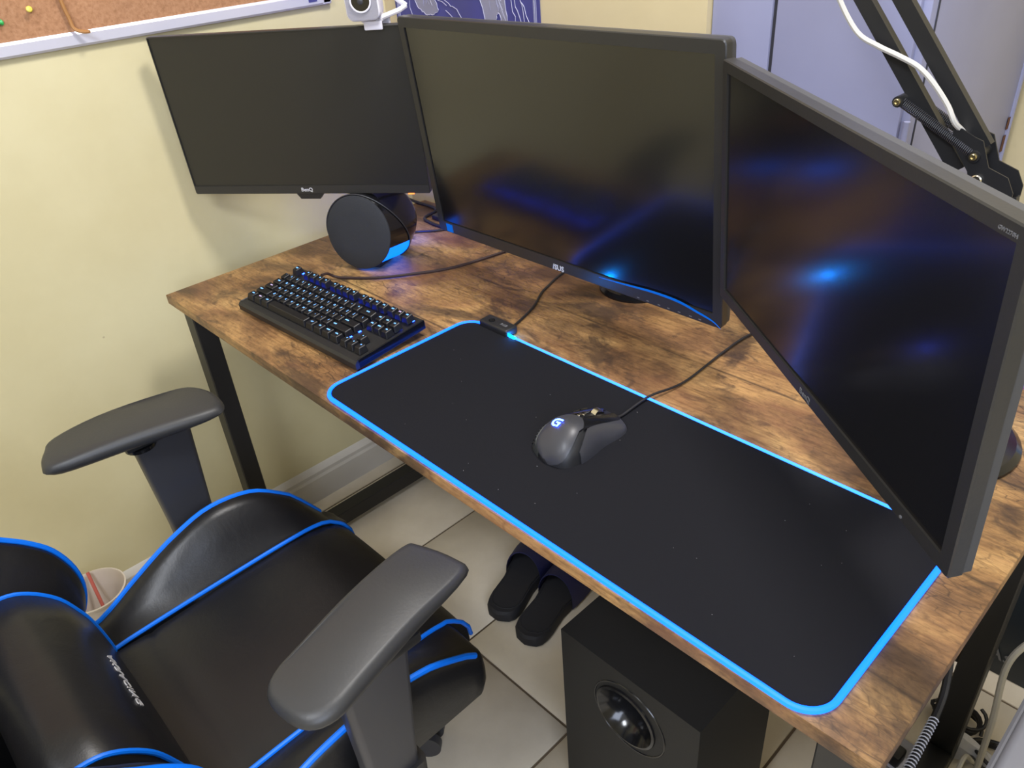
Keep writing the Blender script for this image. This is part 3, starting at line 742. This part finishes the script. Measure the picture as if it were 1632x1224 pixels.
# side wings of the backrest
def wing(s):
    sgn = -1 if s < 0 else 1; secs = []; pe = []
    cur = spline([(0, -.425, .452), (0, -.392, .474), (0, -.374, .515), (0, -.373, .560), (0, -.387, .606), (0, -.412, .640), (0, -.445, .672), (0, -.50, .735), (0, -.58, .84), (0, -.68, .96), (0, -.80, 1.10)], 4)
    for i, p in enumerate(cur):
        ox = .243 - .10 * max(0, (p.z - .85) / .25)
        bk = Vector((0, -.80, -.60)) if p.z > .5 else Vector((0, -.85, -.50)).normalized()
        q = lambda x, f: Vector((CX + sgn * x, p.y, p.z)) + bk * f
        secs.append([q(.150, .135), q(.152, .085), q(.175, .060), q(.205, .020), q(ox - .012, .002), q(ox, .0), q(ox + .012, .012), q(ox + .018, .05), q(ox + .012, .11), q(.19, .14)])
        pe.append(q(ox, -.001))
    o = MB().loft(secs).build('backrest_bolster', M['leather'], ch, angle=60)
    MB().tube(pe, .0045, 8).build('piping', M['piping'], o)
wing(-1); wing(1)
# armrests
def armrest(s, pad_pts, post_c, lean):
    h0, h1 = .694, .722
    pts = [(p.x, p.y) for p in spline([(a, b_, 0) for a, b_ in pad_pts], 4, True)]
    cxm = sum(p[0] for p in pts) / len(pts); cym = sum(p[1] for p in pts) / len(pts)
    secs = []
    for z, sc in ((h0, .86), (h0 + .002, .93), (h0 + .008, .985), (h0 + .016, 1.0), (h1 - .006, .985), (h1 - .002, .955), (h1, .915)):
        secs.append([(cxm + (x - cxm) * (1 - (1 - sc) * 2.2), cym + (y - cym) * sc, z - .006 * ((y - cym) / .13) ** 2 * (1 if z > h0 + .01 else 0)) for x, y in pts])
    a = MB().loft(secs).build('armrest_pad', M['armpad'], ch, angle=50)
    x, y = post_c
    MB().box(x - .030, x + .030, y - .060, y + .055, .680, .6955, .004, 2).build('armrest_plate', M['plastic'], ch)
    MB().lathe([(.001, .0), (.024, .0), (.024, .006), (.001, .006)], 24, Matrix.Translation((x - s * .01, y - .035, .674))).build('adjuster_knob', M['plastic_gloss'], ch)
    secs = []
    for z, hw, hd, dx in ((.684, .016, .047, 0), (.60, .016, .042, lean * .25), (.50, .017, .036, lean * .6), (.42, .018, .034, lean * .9)):
        secs.append([(x + dx + px, y + .0 + py, z) for px, py in round_rect(-hw, hw, -hd, hd, .009, 4)])
    MB().loft(secs).build('armrest_post', M['plastic_satin'], ch)
    secs = []
    for z, hw, hd, dx in ((.45, .024, .042, lean * .8), (.33, .024, .040, lean)):
        secs.append([(x + dx + px, y + py, z) for px, py in round_rect(-hw, hw, -hd, hd, .009, 4)])
    MB().loft(secs).build('armrest_sleeve', M['plastic'], ch)
    MB().box(min(x + lean - .02, CX + s * .15), max(x + lean + .02, CX + s * .15), y - .03, y + .03, .315, .335, .003, 1).build('armrest_bracket', M['steel'], ch)
armrest(-1, [(.302, -.332), (.334, -.346), (.362, -.337), (.386, -.240), (.411, -.122), (.401, -.088), (.350, -.080), (.306, -.100), (.292, -.145), (.277, -.245), (.282, -.315)], (.336, -.178), -.0)
armrest(1, [(.940, -.309), (.972, -.309), (1.000, -.299), (1.011, -.272), (1.001, -.225), (.982, -.150), (.962, -.062), (.935, -.054), (.884, -.070), (.872, -.088), (.888, -.173), (.911, -.255), (.922, -.292)], (.950, -.200), -.02)
# gas lift, base and casters
MB().cyl((CX, -.24, .10), (CX, -.24, .24), .025).cyl((CX, -.24, .24), (CX, -.24, .31), .016).build('gas_lift', M['steel'], ch)
MB().lathe([(.001, .06), (.045, .06), (.045, .11), (.03, .125), (.001, .125)], 24, Matrix.Translation((CX, -.24, 0))).build('base_hub', M['plastic'], ch)
MB().box(CX - .07, CX + .07, -.28, -.10, .285, .302, .004, 1).build('tilt_mechanism', M['steel'], ch)
for i in range(5):
    a = R(80 + 72 * i); dr = Vector((math.cos(a), math.sin(a), 0)); pp = Vector((-math.sin(a), math.cos(a), 0)); c0 = Vector((CX, -.24, 0))
    if i == 0: r_end = .25
    else: r_end = .25
    secs = []
    for r_, hw, z0, z1 in ((.03, .028, .065, .105), (.15, .022, .070, .100), (r_end, .018, .066, .086)):
        p = c0 + dr * r_; secs.append([p + pp * -hw + Vector((0, 0, z0)), p + pp * hw + Vector((0, 0, z0)), p + pp * hw * .7 + Vector((0, 0, z1)), p - pp * hw * .7 + Vector((0, 0, z1))])
    MB().loft(secs).build('base_arm', M['plastic'], ch)
    e = c0 + dr * (r_end - .01); ax = Vector((math.cos(a + .9), math.sin(a + .9), 0))
    q = MB()
    for sg in (-1, 1):
        q.cyl(e + ax * sg * .010 + Vector((0, 0, .029)), e + ax * sg * .026 + Vector((0, 0, .029)), .028, n=24)
    cs = q.cyl(e + Vector((0, 0, .03)), e + Vector((0, 0, .068)), .007, n=10).build('caster', M['plastic_satin'], ch)

# ------------------------------------------------------------------ subwoofer under the desk
sw = thing('subwoofer', 'black boxy subwoofer with round port under the desk', 'subwoofer', (1.045, .235, 0))
sb = bmesh.new()
SX0, SX1, SY0, SY1, SH = .916, 1.171, .131, .338, .404
pcx, pcz, pr_ = 1.044, .310, .050
n = 48
circ = [(pcx + pr_ * math.cos(2 * math.pi * i / n), pcz + pr_ * math.sin(2 * math.pi * i / n)) for i in range(n)]
b = MB()
def edge_pt(a):  # ray from port centre to the front rectangle border
    dx, dz = math.cos(a), math.sin(a); ts = []
    if dx > 1e-9: ts.append((SX1 - pcx) / dx)
    if dx < -1e-9: ts.append((SX0 - pcx) / dx)
    if dz > 1e-9: ts.append((SH - pcz) / dz)
    if dz < -1e-9: ts.append((.008 - pcz) / dz)
    t_ = min(ts); return (pcx + dx * t_, pcz + dz * t_)
angs = sorted([2 * math.pi * i / n for i in range(n)] + [math.atan2(z_ - pcz, x_ - pcx) % (2 * math.pi) for x_ in (SX0, SX1) for z_ in (.008, SH)])
outer = [edge_pt(a) for a in angs]; innr = [(pcx + pr_ * math.cos(a), pcz + pr_ * math.sin(a)) for a in angs]
b.loft([[(x_, SY1, z_) for x_, z_ in outer], [(x_, SY0, z_) for x_, z_ in outer], [(x_, SY0, z_) for x_, z_ in innr]], caps=False)
b.add([(x_, SY1, z_) for x_, z_ in outer], [tuple(range(len(outer)))])
b.build('cabinet', M['subbox'], sw, angle=30)
secs = [[(pcx + r_ * math.cos(a), y_, pcz + r_ * math.sin(a)) for a in angs] for r_, y_ in ((.056, SY0), (.055, SY0 - .003), (.051, SY0 - .004), (.044, SY0 + .004), (.034, SY0 + .02), (.030, SY0 + .05), (.030, SY0 + .12), (.001, SY0 + .121))]
MB().loft(secs, caps=False).build('bass_port', M['plastic_gloss'], sw)
secs = [[(pcx + .006 + r_ * math.cos(a), y_, pcz + .002 + r_ * math.sin(a)) for a in angs] for r_, y_ in ((.068, SY0 + .0002), (.067, SY0 - .0012), (.0655, SY0 - .0012), (.0645, SY0 + .0002))]
MB().loft(secs, caps=False).build('groove_ring', M['plastic_gloss'], sw)
for x_ in (.935, 1.150):
    for y_ in (.15, .32): MB().cyl((x_, y_, 0), (x_, y_, .009), .01, n=12).build('foot', M['plastic'], sw)

# ------------------------------------------------------------------ slippers
def slipper(label, heel, toe, w=.098):
    h = Vector(heel + (0,)); t_ = Vector(toe + (0,)); dr = (t_ - h); L = dr.length; dr.normalize(); px = Vector((dr.y, -dr.x, 0))
    t = thing('slipper', label, 'slipper', tuple((h + t_) / 2), 'pair of slide slippers')
    out = []
    prf = [(0, 0), (.02, .45), (.08, .72), (.2, .80), (.4, .76), (.6, .92), (.78, 1.0), (.9, .84), (.97, .52), (1, 0)]
    def wd(u): return w / 2 * sinterp(prf, u)
    us = [0, .01, .03, .07, .13, .2, .3, .4, .5, .6, .7, .8, .88, .94, .98, .995, 1]
    ringp = [(u, wd(u)) for u in us] + [(u, -wd(u)) for u in us[::-1][1:-1]]
    for z, sc in ((0, .93), (.006, 1), (.020, 1), (.026, .96)):
        out.append([h + dr * (L / 2 + (u - .5) * L * sc) + px * s_ * sc + Vector((0, 0, z + (.006 if z > .01 else 0) * (1 - u))) for u, s_ in ringp])
    MB().loft(out).build('sole', M['foam'], t)
    ins = [[h + dr * (L / 2 + (u - .5) * L * sc) + px * s_ * sc + Vector((0, 0, z)) for u, s_ in ringp] for z, sc in ((.026, .93), (.0325, .88), (.0300, .80))]
    MB().loft(ins).build('footbed', M['foam'], t)
    rows_ = []
    for u in (.50, .56, .62, .68, .74, .79):
        ww = wd(u) + .004; hh = .075 - .03 * (u - .5) / .3
        rows_.append([h + dr * (u * L + .01 * math.sin(a)) + px * ww * math.cos(a) * (1.0) + Vector((0, 0, .012 + hh * max(0, math.sin(a)) ** .8)) for a in [math.pi * i / 14 for i in range(15)]])
    inn = [[p + Vector((0, 0, -.004)) for p in r_] for r_ in rows_]
    b = MB().grid(rows_).grid(inn)
    for e_ in (0, -1): b.grid([rows_[e_], inn[e_]])
    b.build('strap', M['navy'], t)
slipper('left black slide slipper with navy strap under the desk', (.560, .285), (.475, .530))
slipper('right black slide slipper with navy strap, next to the subwoofer', (.650, .280), (.590, .535))

# ------------------------------------------------------------------ waste bin with straw
bn = thing('waste_bin', 'small white plastic bin on floor by left wall', 'bin', (.010, -.337, 0))
MB().lathe([(.046, 0), (.050, .002), (.0615, .196), (.0640, .198), (.0645, .202), (.0615, .203), (.0595, .197), (.0480, .006), (.001, .005)], 40, Matrix.Translation((.010, -.337, 0))).build('tub', M['bin'], bn)
tag(MB().cyl((-.040, -.328, .212), (.030, -.338, .055), .0036, n=10).build('drinking_straw', M['straw']), 'red drinking straw leaning inside the white bin', 'straw')

# ------------------------------------------------------------------ corkboard on the left wall
cb = thing('corkboard', 'brown corkboard with pale aluminium frame on the left wall', 'corkboard', (XL, -.1, 1.19))
CY0, CY1, CZ0, CZ1 = -.75, .555, 1.192, 1.80
MB().box(XL, XL + .008, CY0, CY1, CZ0, CZ1).build('cork_sheet', M['cork'], cb, smooth=False)
pf = [(0, 0), (.010, 0), (.0135, .004), (.0135, .020), (.011, .0245), (.0085, .0245)]
MB().loft([[(XL + a, y, CZ0 - .002 + c_) for a, c_ in pf] for y in (CY0, CY1)]).build('frame_rail', M['alu'], cb, angle=20)
MB().loft([[(XL + a, y, CZ1 + .002 - c_) for a, c_ in pf] for y in (CY0, CY1)]).build('frame_rail', M['alu'], cb, angle=20)
MB().loft([[(XL + a, CY1 + .002 - c_, z) for a, c_ in pf] for z in (CZ0, CZ1)]).build('frame_rail', M['alu'], cb, angle=20)
MB().loft([[(XL + a, CY0 - .002 + c_, z) for a, c_ in pf] for z in (CZ0, CZ1)]).build('frame_rail', M['alu'], cb, angle=20)
MB().box(XL + .013, XL + .0145, .500, .520, 1.1985, 1.2065).build('maker_tag', M['poster'], cb, smooth=False)
def pin(y, z, mat, label, dirn=(.9, .1, -.1)):
    d = Vector(dirn).normalized(); o = Vector((XL + .008, y, z)); q = d.to_track_quat('Z', 'Y').to_matrix().to_4x4(); mt = Matrix.Translation(o) @ q
    tag(MB().lathe([(.0006, -.006), (.0006, .0), (.0048, .0005), (.0050, .002), (.0028, .004), (.0024, .010), (.0042, .0125), (.0042, .014), (.0005, .0145)], 16, mt).build('push_pin', mat), label, 'push pin')
pin(-.026, 1.258, M['yellow'], 'yellow push pin stuck in the corkboard', (1, -.25, .1))
pin(-.074, 1.245, M['green'], 'green push pin low on the corkboard edge of picture', (.6, -1, -.2))
tag(MB().tube(spline([(XL + .018, .015, 1.50), (XL + .016, .022, 1.35), (XL + .016, .025, 1.265), (XL + .016, .028, 1.238), (XL + .018, .030, 1.220), (XL + .026, .040, 1.214), (XL + .034, .049, 1.2135)], 5), [.0032] * 30 + [.0028], 8).build('hanging_strap', M['tan_cord']),
    'tan leather strap hanging down the corkboard over its frame', 'strap')

# ------------------------------------------------------------------ poster on the back wall
po = thing('poster', 'navy blue map poster with pale line drawing behind the monitors', 'poster', (.15, YB, 1.0))
PX0, PX1, PZ0, PZ1, PY = -.075, .374, .98, 1.60, YB - .003
MB().box(PX0, PX1, PY, YB - .0005, PZ0, PZ1).build('sheet', M['poster'], po, smooth=False)
def flat(pts): return [(x, PY - .0006, z) for x, z in pts]
b = MB()
for e_, r_ in ((.0085, .0007), (.0125, .0010), (.0155, .0004)):
    c4 = [(PX0 + e_, PZ0 + e_), (PX1 - e_, PZ0 + e_), (PX1 - e_, PZ1 - e_), (PX0 + e_, PZ1 - e_)]
    for i in range(4): b.tube(flat([c4[i], c4[(i + 1) % 4]]), r_, 4)
b.build('printed_border', M['poster_ink'], po, smooth=False)
rnd = random.Random(5)
def land(pts, name='printed_land'):
    q = [(p.x, p.y) for p in spline([(a, c_, 0) for a, c_ in pts], 6, True)]
    q = [(x + rnd.uniform(-.002, .002), z + rnd.uniform(-.002, .002)) for x, z in q]
    cx_ = sum(p[0] for p in q) / len(q); cz_ = sum(p[1] for p in q) / len(q)
    b = MB(); vs = flat([(cx_, cz_)] + q); b.add(vs, [(0, i, i % (len(vs) - 1) + 1) for i in range(1, len(vs))])
    o = b.build(name, M['poster_ink2'], po, smooth=False)
    b = MB(); b.tube([(x, PY - .001, z) for x, z in q], .0009, 4, closed=True)
    for i in range(26):   # street lines inside the land
        a_, c_ = rnd.choice(q), rnd.choice(q); t0, t1 = rnd.uniform(.1, .4), rnd.uniform(.5, .9)
        w = lambda p, s_: (cx_ + (p[0] - cx_) * s_, PY - .001, cz_ + (p[1] - cz_) * s_)
        b.tube([w(a_, t0), w(a_, t1)] if i % 2 else [w(a_, t1), w(c_, t0)], .0004, 3)
    b.build('printed_streets', M['poster_ink'], po, smooth=False)
land([(.205, 1.24), (.222, 1.15), (.246, 1.145), (.262, 1.165), (.275, 1.14), (.288, 1.145), (.280, 1.21), (.27, 1.28), (.24, 1.36), (.21, 1.33)])
land([(.02, 1.16), (.05, 1.155), (.075, 1.165), (.06, 1.21), (.045, 1.30), (.02, 1.28), (.0, 1.19)])
land([(.08, 1.44), (.14, 1.40), (.20, 1.45), (.17, 1.53), (.10, 1.54)])
b = MB()
def coast(p0, dirx, dirz, n_, amp=.006):
    x, z = p0; pts_ = []
    for i in range(n_):
        pts_.append((x, PY - .0008, z)); x += dirx + rnd.uniform(-amp, amp); z += dirz + rnd.uniform(-amp, amp)
    b.tube(pts_, .0008, 4)
for a in (((.04, 1.21), .009, -.0035, 10), ((.06, 1.19), .010, -.003, 12), ((.10, 1.165), .009, -.001, 9), ((.29, 1.23), .004, -.009, 10), ((.30, 1.22), .004, -.010, 9), ((.315, 1.21), .003, -.010, 8),
          ((.325, 1.19), .004, -.011, 5), ((.02, 1.22), .004, .010, 12), ((.06, 1.21), .002, .012, 12), ((-.02, 1.18), .003, -.012, 10), ((.1, 1.1), .01, -.004, 14), ((.18, 1.06), .01, .004, 12)): coast(*a)
b.build('printed_coastline', M['poster_ink'], po, smooth=False)

# ------------------------------------------------------------------ steel locker beside the back wall
lk = thing('locker', 'tall blue-grey steel locker standing behind the desk', 'locker', (.90, .95, 0))
LX0, LX1, LY0, LY1, LH = .7375, 1.067, .712, 1.175, 1.83
MB().box(LX0, LX1, LY0 + .004, LY1, .0, LH, .004, 2).build('cabinet_body', M['locker'], lk)
dr_ = MB().box(.850, LX1 - .012, LY0 - .004, LY0 + .010, .06, LH - .03, .0035, 2).build('door', M['locker'], lk)
MB().box(LX0 + .001, .8425, LY0 - .001, LY0 + .010, .06, LH - .03, .0030, 2).build('door', M['locker'], lk)
MB().box(.8425, .850, LY0 + .0030, LY0 + .006, .06, LH - .03).build('door_gap', M['locker_dark'], lk, smooth=False)
MB().cyl((LX1 + .0005, LY0 + .022, .06), (LX1 + .0005, LY0 + .022, LH - .03), .0016, n=8).build('side_seam', M['locker_dark'], lk)
for z in (.35, 1.025, 1.7):
    MB().cyl((LX1 - .001, LY0 - .004, z), (LX1 - .001, LY0 - .004, z + .036), .0046, n=12).build('hinge', M['locker'], lk)
MB().cyl((LX1 - .001, LY1 - .004, .0), (LX1 - .001, LY1 - .004, LH), .006, n=10).build('rear_edge', M['locker'], lk)
for z, s_ in ((.905, .03), (.945, .022)):
    MB().box(LX1 + .0004, LX1 + .0022, LY1 - .018, LY1 - .002, z, z + s_, .001, 1).build('rust_patch', M['rust'], lk)
MB().box(.87, .885, LY0 - .02, LY0 - .003, .80, .90, .004, 2).build('handle', M['chrome'], lk)

# ------------------------------------------------------------------ microphone boom arm behind the right monitor
AY = .56
bo = thing('boom_arm', 'black steel spring boom arm rising behind the right monitor', 'microphone arm', (1.335, .62, DZ))
def chan(p0, p1, w, y, d, name, mat='steel'):
    p0, p1 = Vector((p0[0], y, p0[1])), Vector((p1[0], y, p1[1])); t_ = (p1 - p0).normalized(); s_ = Vector((t_.z, 0, -t_.x))
    b = MB(); pr_ = [(-w, 0), (w, 0), (w, d), (w - .0015, d), (w - .0015, .0015), (-w + .0015, .0015), (-w + .0015, d), (-w, d)]
    b.loft([[p + s_ * a + Vector((0, c_, 0)) for a, c_ in pr_] for p in (p0, p1)])
    return b.build(name, M[mat], bo, smooth=False)
def off2(p, d, L): return (p[0] + d[0] * L, p[1] + d[1] * L)
dA = Vector((1.188 - 1.048, 1.060 - 1.232)).normalized()
pA = (1.190, 1.055); pA2 = (1.190 - dA.x * .62, 1.055 - dA.y * .62)
pB = (1.212, 1.085); pB2 = (1.212 - dA.x * .64, 1.085 - dA.y * .64)
chan(pA, pA2, .0088, AY - .004, .012, 'lower_channel_bar')
chan(pB, pB2, .0088, AY - .004, .012, 'upper_channel_bar')
XZp = Matrix(((1, 0, 0, 0), (0, 0, 1, 0), (0, 1, 0, 0), (0, 0, 0, 1)))
plate = [(1.179, 1.111), (1.205, 1.099), (1.214, 1.096), (1.226, 1.068), (1.248, 1.06), (1.257, 1.044), (1.257, 1.031), (1.249, 1.018), (1.209, 1.045), (1.205, 1.06), (1.189, 1.081), (1.182, 1.09)]
for y in (AY - .0165, AY + .016): MB(XZp).poly(plate, y, y + .002).build('joint_plate', M['steel'], bo, smooth=False)
def screw(x, z, r_, mat, y0=None):
    y0 = AY - .0166 if y0 is None else y0
    q = MB(Matrix.Translation((x, y0, z)) @ Matrix.Rotation(R(90), 4, 'X')); q.lathe([(.0004, 0), (r_, 0), (r_, .0022), (r_ * .8, .0034), (r_ * .45, .0034), (r_ * .42, .0016), (.0004, .0016)], 18)
    return q.build('bolt', M[mat], bo)
screw(1.217, 1.0525, .0062, 'chrome'); screw(1.2465, 1.0345, .0062, 'chrome')
for sx, sz in ((1.1135, 1.128), (1.209, 1.0785)):
    MB().cyl((sx, AY - .020, sz), (sx, AY + .026, sz), .0064, n=14).build('spring_post', M['steel'], bo)
    screw(sx, sz, .0042, 'brass', AY - .020)
for y in (AY - .013, AY + .018):
    a_, c_ = Vector((1.1165, y, 1.1265)), Vector((1.206, y, 1.080)); d_ = (c_ - a_); L = d_.length; d_.normalize(); s1 = Vector((d_.z, 0, -d_.x)); s2 = Vector((0, 1, 0)); pts_ = []
    turns = 46
    for i in range(turns * 8 + 1):
        q_ = i / 8 * 2 * math.pi; f_ = i / (turns * 8); pts_.append(a_ + d_ * (L * f_) + (s1 * math.cos(q_) + s2 * math.sin(q_)) * .0054)
    MB().tube(pts_, .00075, 5).build('spring', M['plastic_satin'], bo)
    MB().cyl(a_, c_, .0030, n=8).build('spring_core', M['steel'], bo)
chan((1.250, 1.035), (1.272, .80), .0088, AY - .004, .012, 'stand_bar')
MB().cyl((1.272, AY + .03, DZ + .002), (1.272, AY + .03, .83), .009, n=16).build('clamp_post', M['steel'], bo)
MB().box(1.249, 1.295, AY + .005, .668, DZ + .0005, DZ + .018, .003, 2).box(1.254, 1.290, .652, .668, .70, DZ + .012, .003, 2).box(1.254, 1.290, .60, .668, .690, .702, .003, 2).build('desk_clamp', M['steel'], bo)
cp = [(1.014, 1.26), (1.027, 1.232), (1.053, 1.200), (1.080, 1.187), (1.106, 1.178), (1.130, 1.168), (1.150, 1.152), (1.170, 1.130), (1.181, 1.113)]
tag(MB().tube(spline([(1.00, AY - .018, 1.33)] + [(x, AY - .020, z) for x, z in cp] + [(1.192, AY - .004, 1.094), (1.205, AY + .012, 1.05), (1.21, AY + .024, 1.0), (1.225, AY + .045, .85), (1.23, .64, .757)], 6), .0032, 8).build('white_cable', M['white_cable']),
    'white cable draped over the black boom arm', 'cable')

# ------------------------------------------------------------------ things at the right end
ar = tag(MB(Matrix.Translation((1.335, .676, .724)) @ Matrix.Rotation(R(-20), 4, 'Z') @ Matrix.Rotation(R(-8), 4, 'X')).box(-.045, .09, -.0006, .0016, 0, .20).build('illustrated_card', M['art'], smooth=False),
         'glossy illustrated card in magenta and blue behind desk', 'card')
tb_ = thing('storage_box', 'dark teal box on floor behind the right desk leg', 'box', (1.45, .98, 0))
MB().box(1.22, 1.72, .865, 1.19, 0, .26, .004, 2, m=None).build('carton', M['teal_box'], tb_)
text('As', .045, M['grey_print'], tb_, frame_m(Vector((1.375, .8635, .055)), (1, 0, 0), (0, 0, 1), (0, -1, 0)), name='faded_lettering')
bgm = MB(); sec = []
for z, s_, tw in ((.262, 1.0, 0), (.30, 1.06, .05), (.36, .98, .10), (.42, .7, .2), (.44, .2, .3)):
    sec.append([(1.50 + .125 * s_ * math.cos(a + tw) * (1 + .07 * math.sin(5 * a + z * 30)), 1.0 + .10 * s_ * math.sin(a + tw) * (1 + .08 * math.sin(4 * a + 2)), z) for a in [2 * math.pi * i / 30 for i in range(30)]])
tag(bgm.loft(sec).build('plastic_bag', M['pink']), 'faded pink plastic bag lying on the dark teal box', 'bag')
tag(MB().tube(spline([(1.52, .76, .42), (1.455, .70, .36), (1.428, .672, .32), (1.412, .62, .29), (1.425, .58, .20), (1.43, .60, .02), (1.428, .57, .006), (1.432, .52, .006)], 8), .0052, 8).build('white_power_cord', M['white_cable']),
    'thick white power cord hanging to the floor beside the desk', 'cable')
tag(MB().tube(spline([(1.425, .645, .004), (1.418, .625, .030), (1.409, .58, .085), (1.412, .54, .05), (1.415, .50, .006), (1.42, .46, .005)], 8), .0040, 8).build('looped_cord', M['white_cable']),
    'pale grey cord looping over the black cable coil on floor', 'cable')
gb = thing('drawer_unit', 'grey plastic drawer unit at the lower right corner', 'drawers', (1.64, .15, 0))
MB().box(1.468, 1.82, -.12, .42, 0, .60, .008, 3).build('casing', M['grey_box'], gb)
for i in range(3): MB().box(1.462, 1.470, -.10, .40, .03 + .19 * i, .20 + .19 * i, .003, 1).build('drawer_front', M['grey_box'], gb)
# spiral wrapped cable under the desk edge
a_, c_ = Vector((1.404, .205, .590)), Vector((1.408, .085, .560)); pts_ = []
for i in range(30 * 8 + 1):
    q_ = i / 8 * 2 * math.pi; pts_.append(a_.lerp(c_, i / 240) + Vector((math.cos(q_) * .0046, 0, math.sin(q_) * .0046)))
sc_ = thing('spiral_cable', 'black cable wrapped in pale spiral under desk right edge', 'cable', tuple(c_))
MB().tube(spline([(1.372, .30, .66), (1.395, .25, .62), a_, c_, (1.405, .03, .535), (1.408, -.01, .45), (1.412, .0, .2), (1.42, .03, .008), (1.44, .10, .006)], 6), .0042, 8).build('cable_core', M['cable'], sc_)
MB().tube(pts_, .0008, 5).build('spiral_wrap', M['bag'], sc_)
# adapters, power strip and coiled black cables on the floor
pw = thing('power_strip', 'grey power strip with plugs on floor by the right desk leg', 'power strip', (1.34, .52, 0))
PM = Matrix.Translation((1.312, .46, 0)) @ Matrix.Rotation(R(84), 4, 'Z')
MB(PM).box(-.13, .13, -.027, .027, .0, .032, .005, 2).build('strip_body', M['bag'], pw)
for i in range(4):
    sk = MB(PM @ Matrix.Translation((-.09 + .055 * i, 0, 0))).box(-.018, .018, -.018, .018, .0315, .0335, .001, 1).build('socket', M['white_plastic'], pw)
for i in (0, 2, 3):
    pg = MB(PM @ Matrix.Translation((-.09 + .055 * i, 0, 0))).box(-.015, .015, -.013, .013, .0335, .062, .004, 2).build('plug', M['plastic'] if i != 2 else M['bag'], pw)
for k_, (x, y, r_, lbl) in enumerate(((1.452, .662, .055, 'black cable coiled on floor nearest the grey drawer unit'), (1.365, .705, .04, 'black cable coil behind power strip plugs'))):
    pts_ = []
    for i in range(70):
        q_ = i / 22 * 2 * math.pi; rr = r_ * (1 + .12 * math.sin(q_ * .7 + k_)); pts_.append((x + rr * math.cos(q_), y + rr * .62 * math.sin(q_), .005 + .0115 * (i / 22) + .006 * math.sin(q_ * 2)))
    tag(MB().tube(pts_, .0034, 7).build('coiled_cable', M['cable']), lbl, 'cable')
ff = MB(); rr_ = random.Random(3)
for cx_, cy_, s_ in ((1.425, .640, .040),):
    secs = []
    for i in range(7):
        u = i / 6; secs.append([(cx_ - s_ + 2 * s_ * u, cy_ + s_ * .5 * math.cos(a) * (1 - .6 * u) + .02 * u, .012 + .05 * (1 - u) * max(0, math.sin(a)) + rr_.uniform(0, .008)) for a in [2 * math.pi * j / 10 for j in range(10)]])
    ff.loft(secs)
tag(ff.build('film_wrapper', M['bag'], smooth=False), 'crumpled pale plastic wrapper on the floor behind desk', 'wrapper')
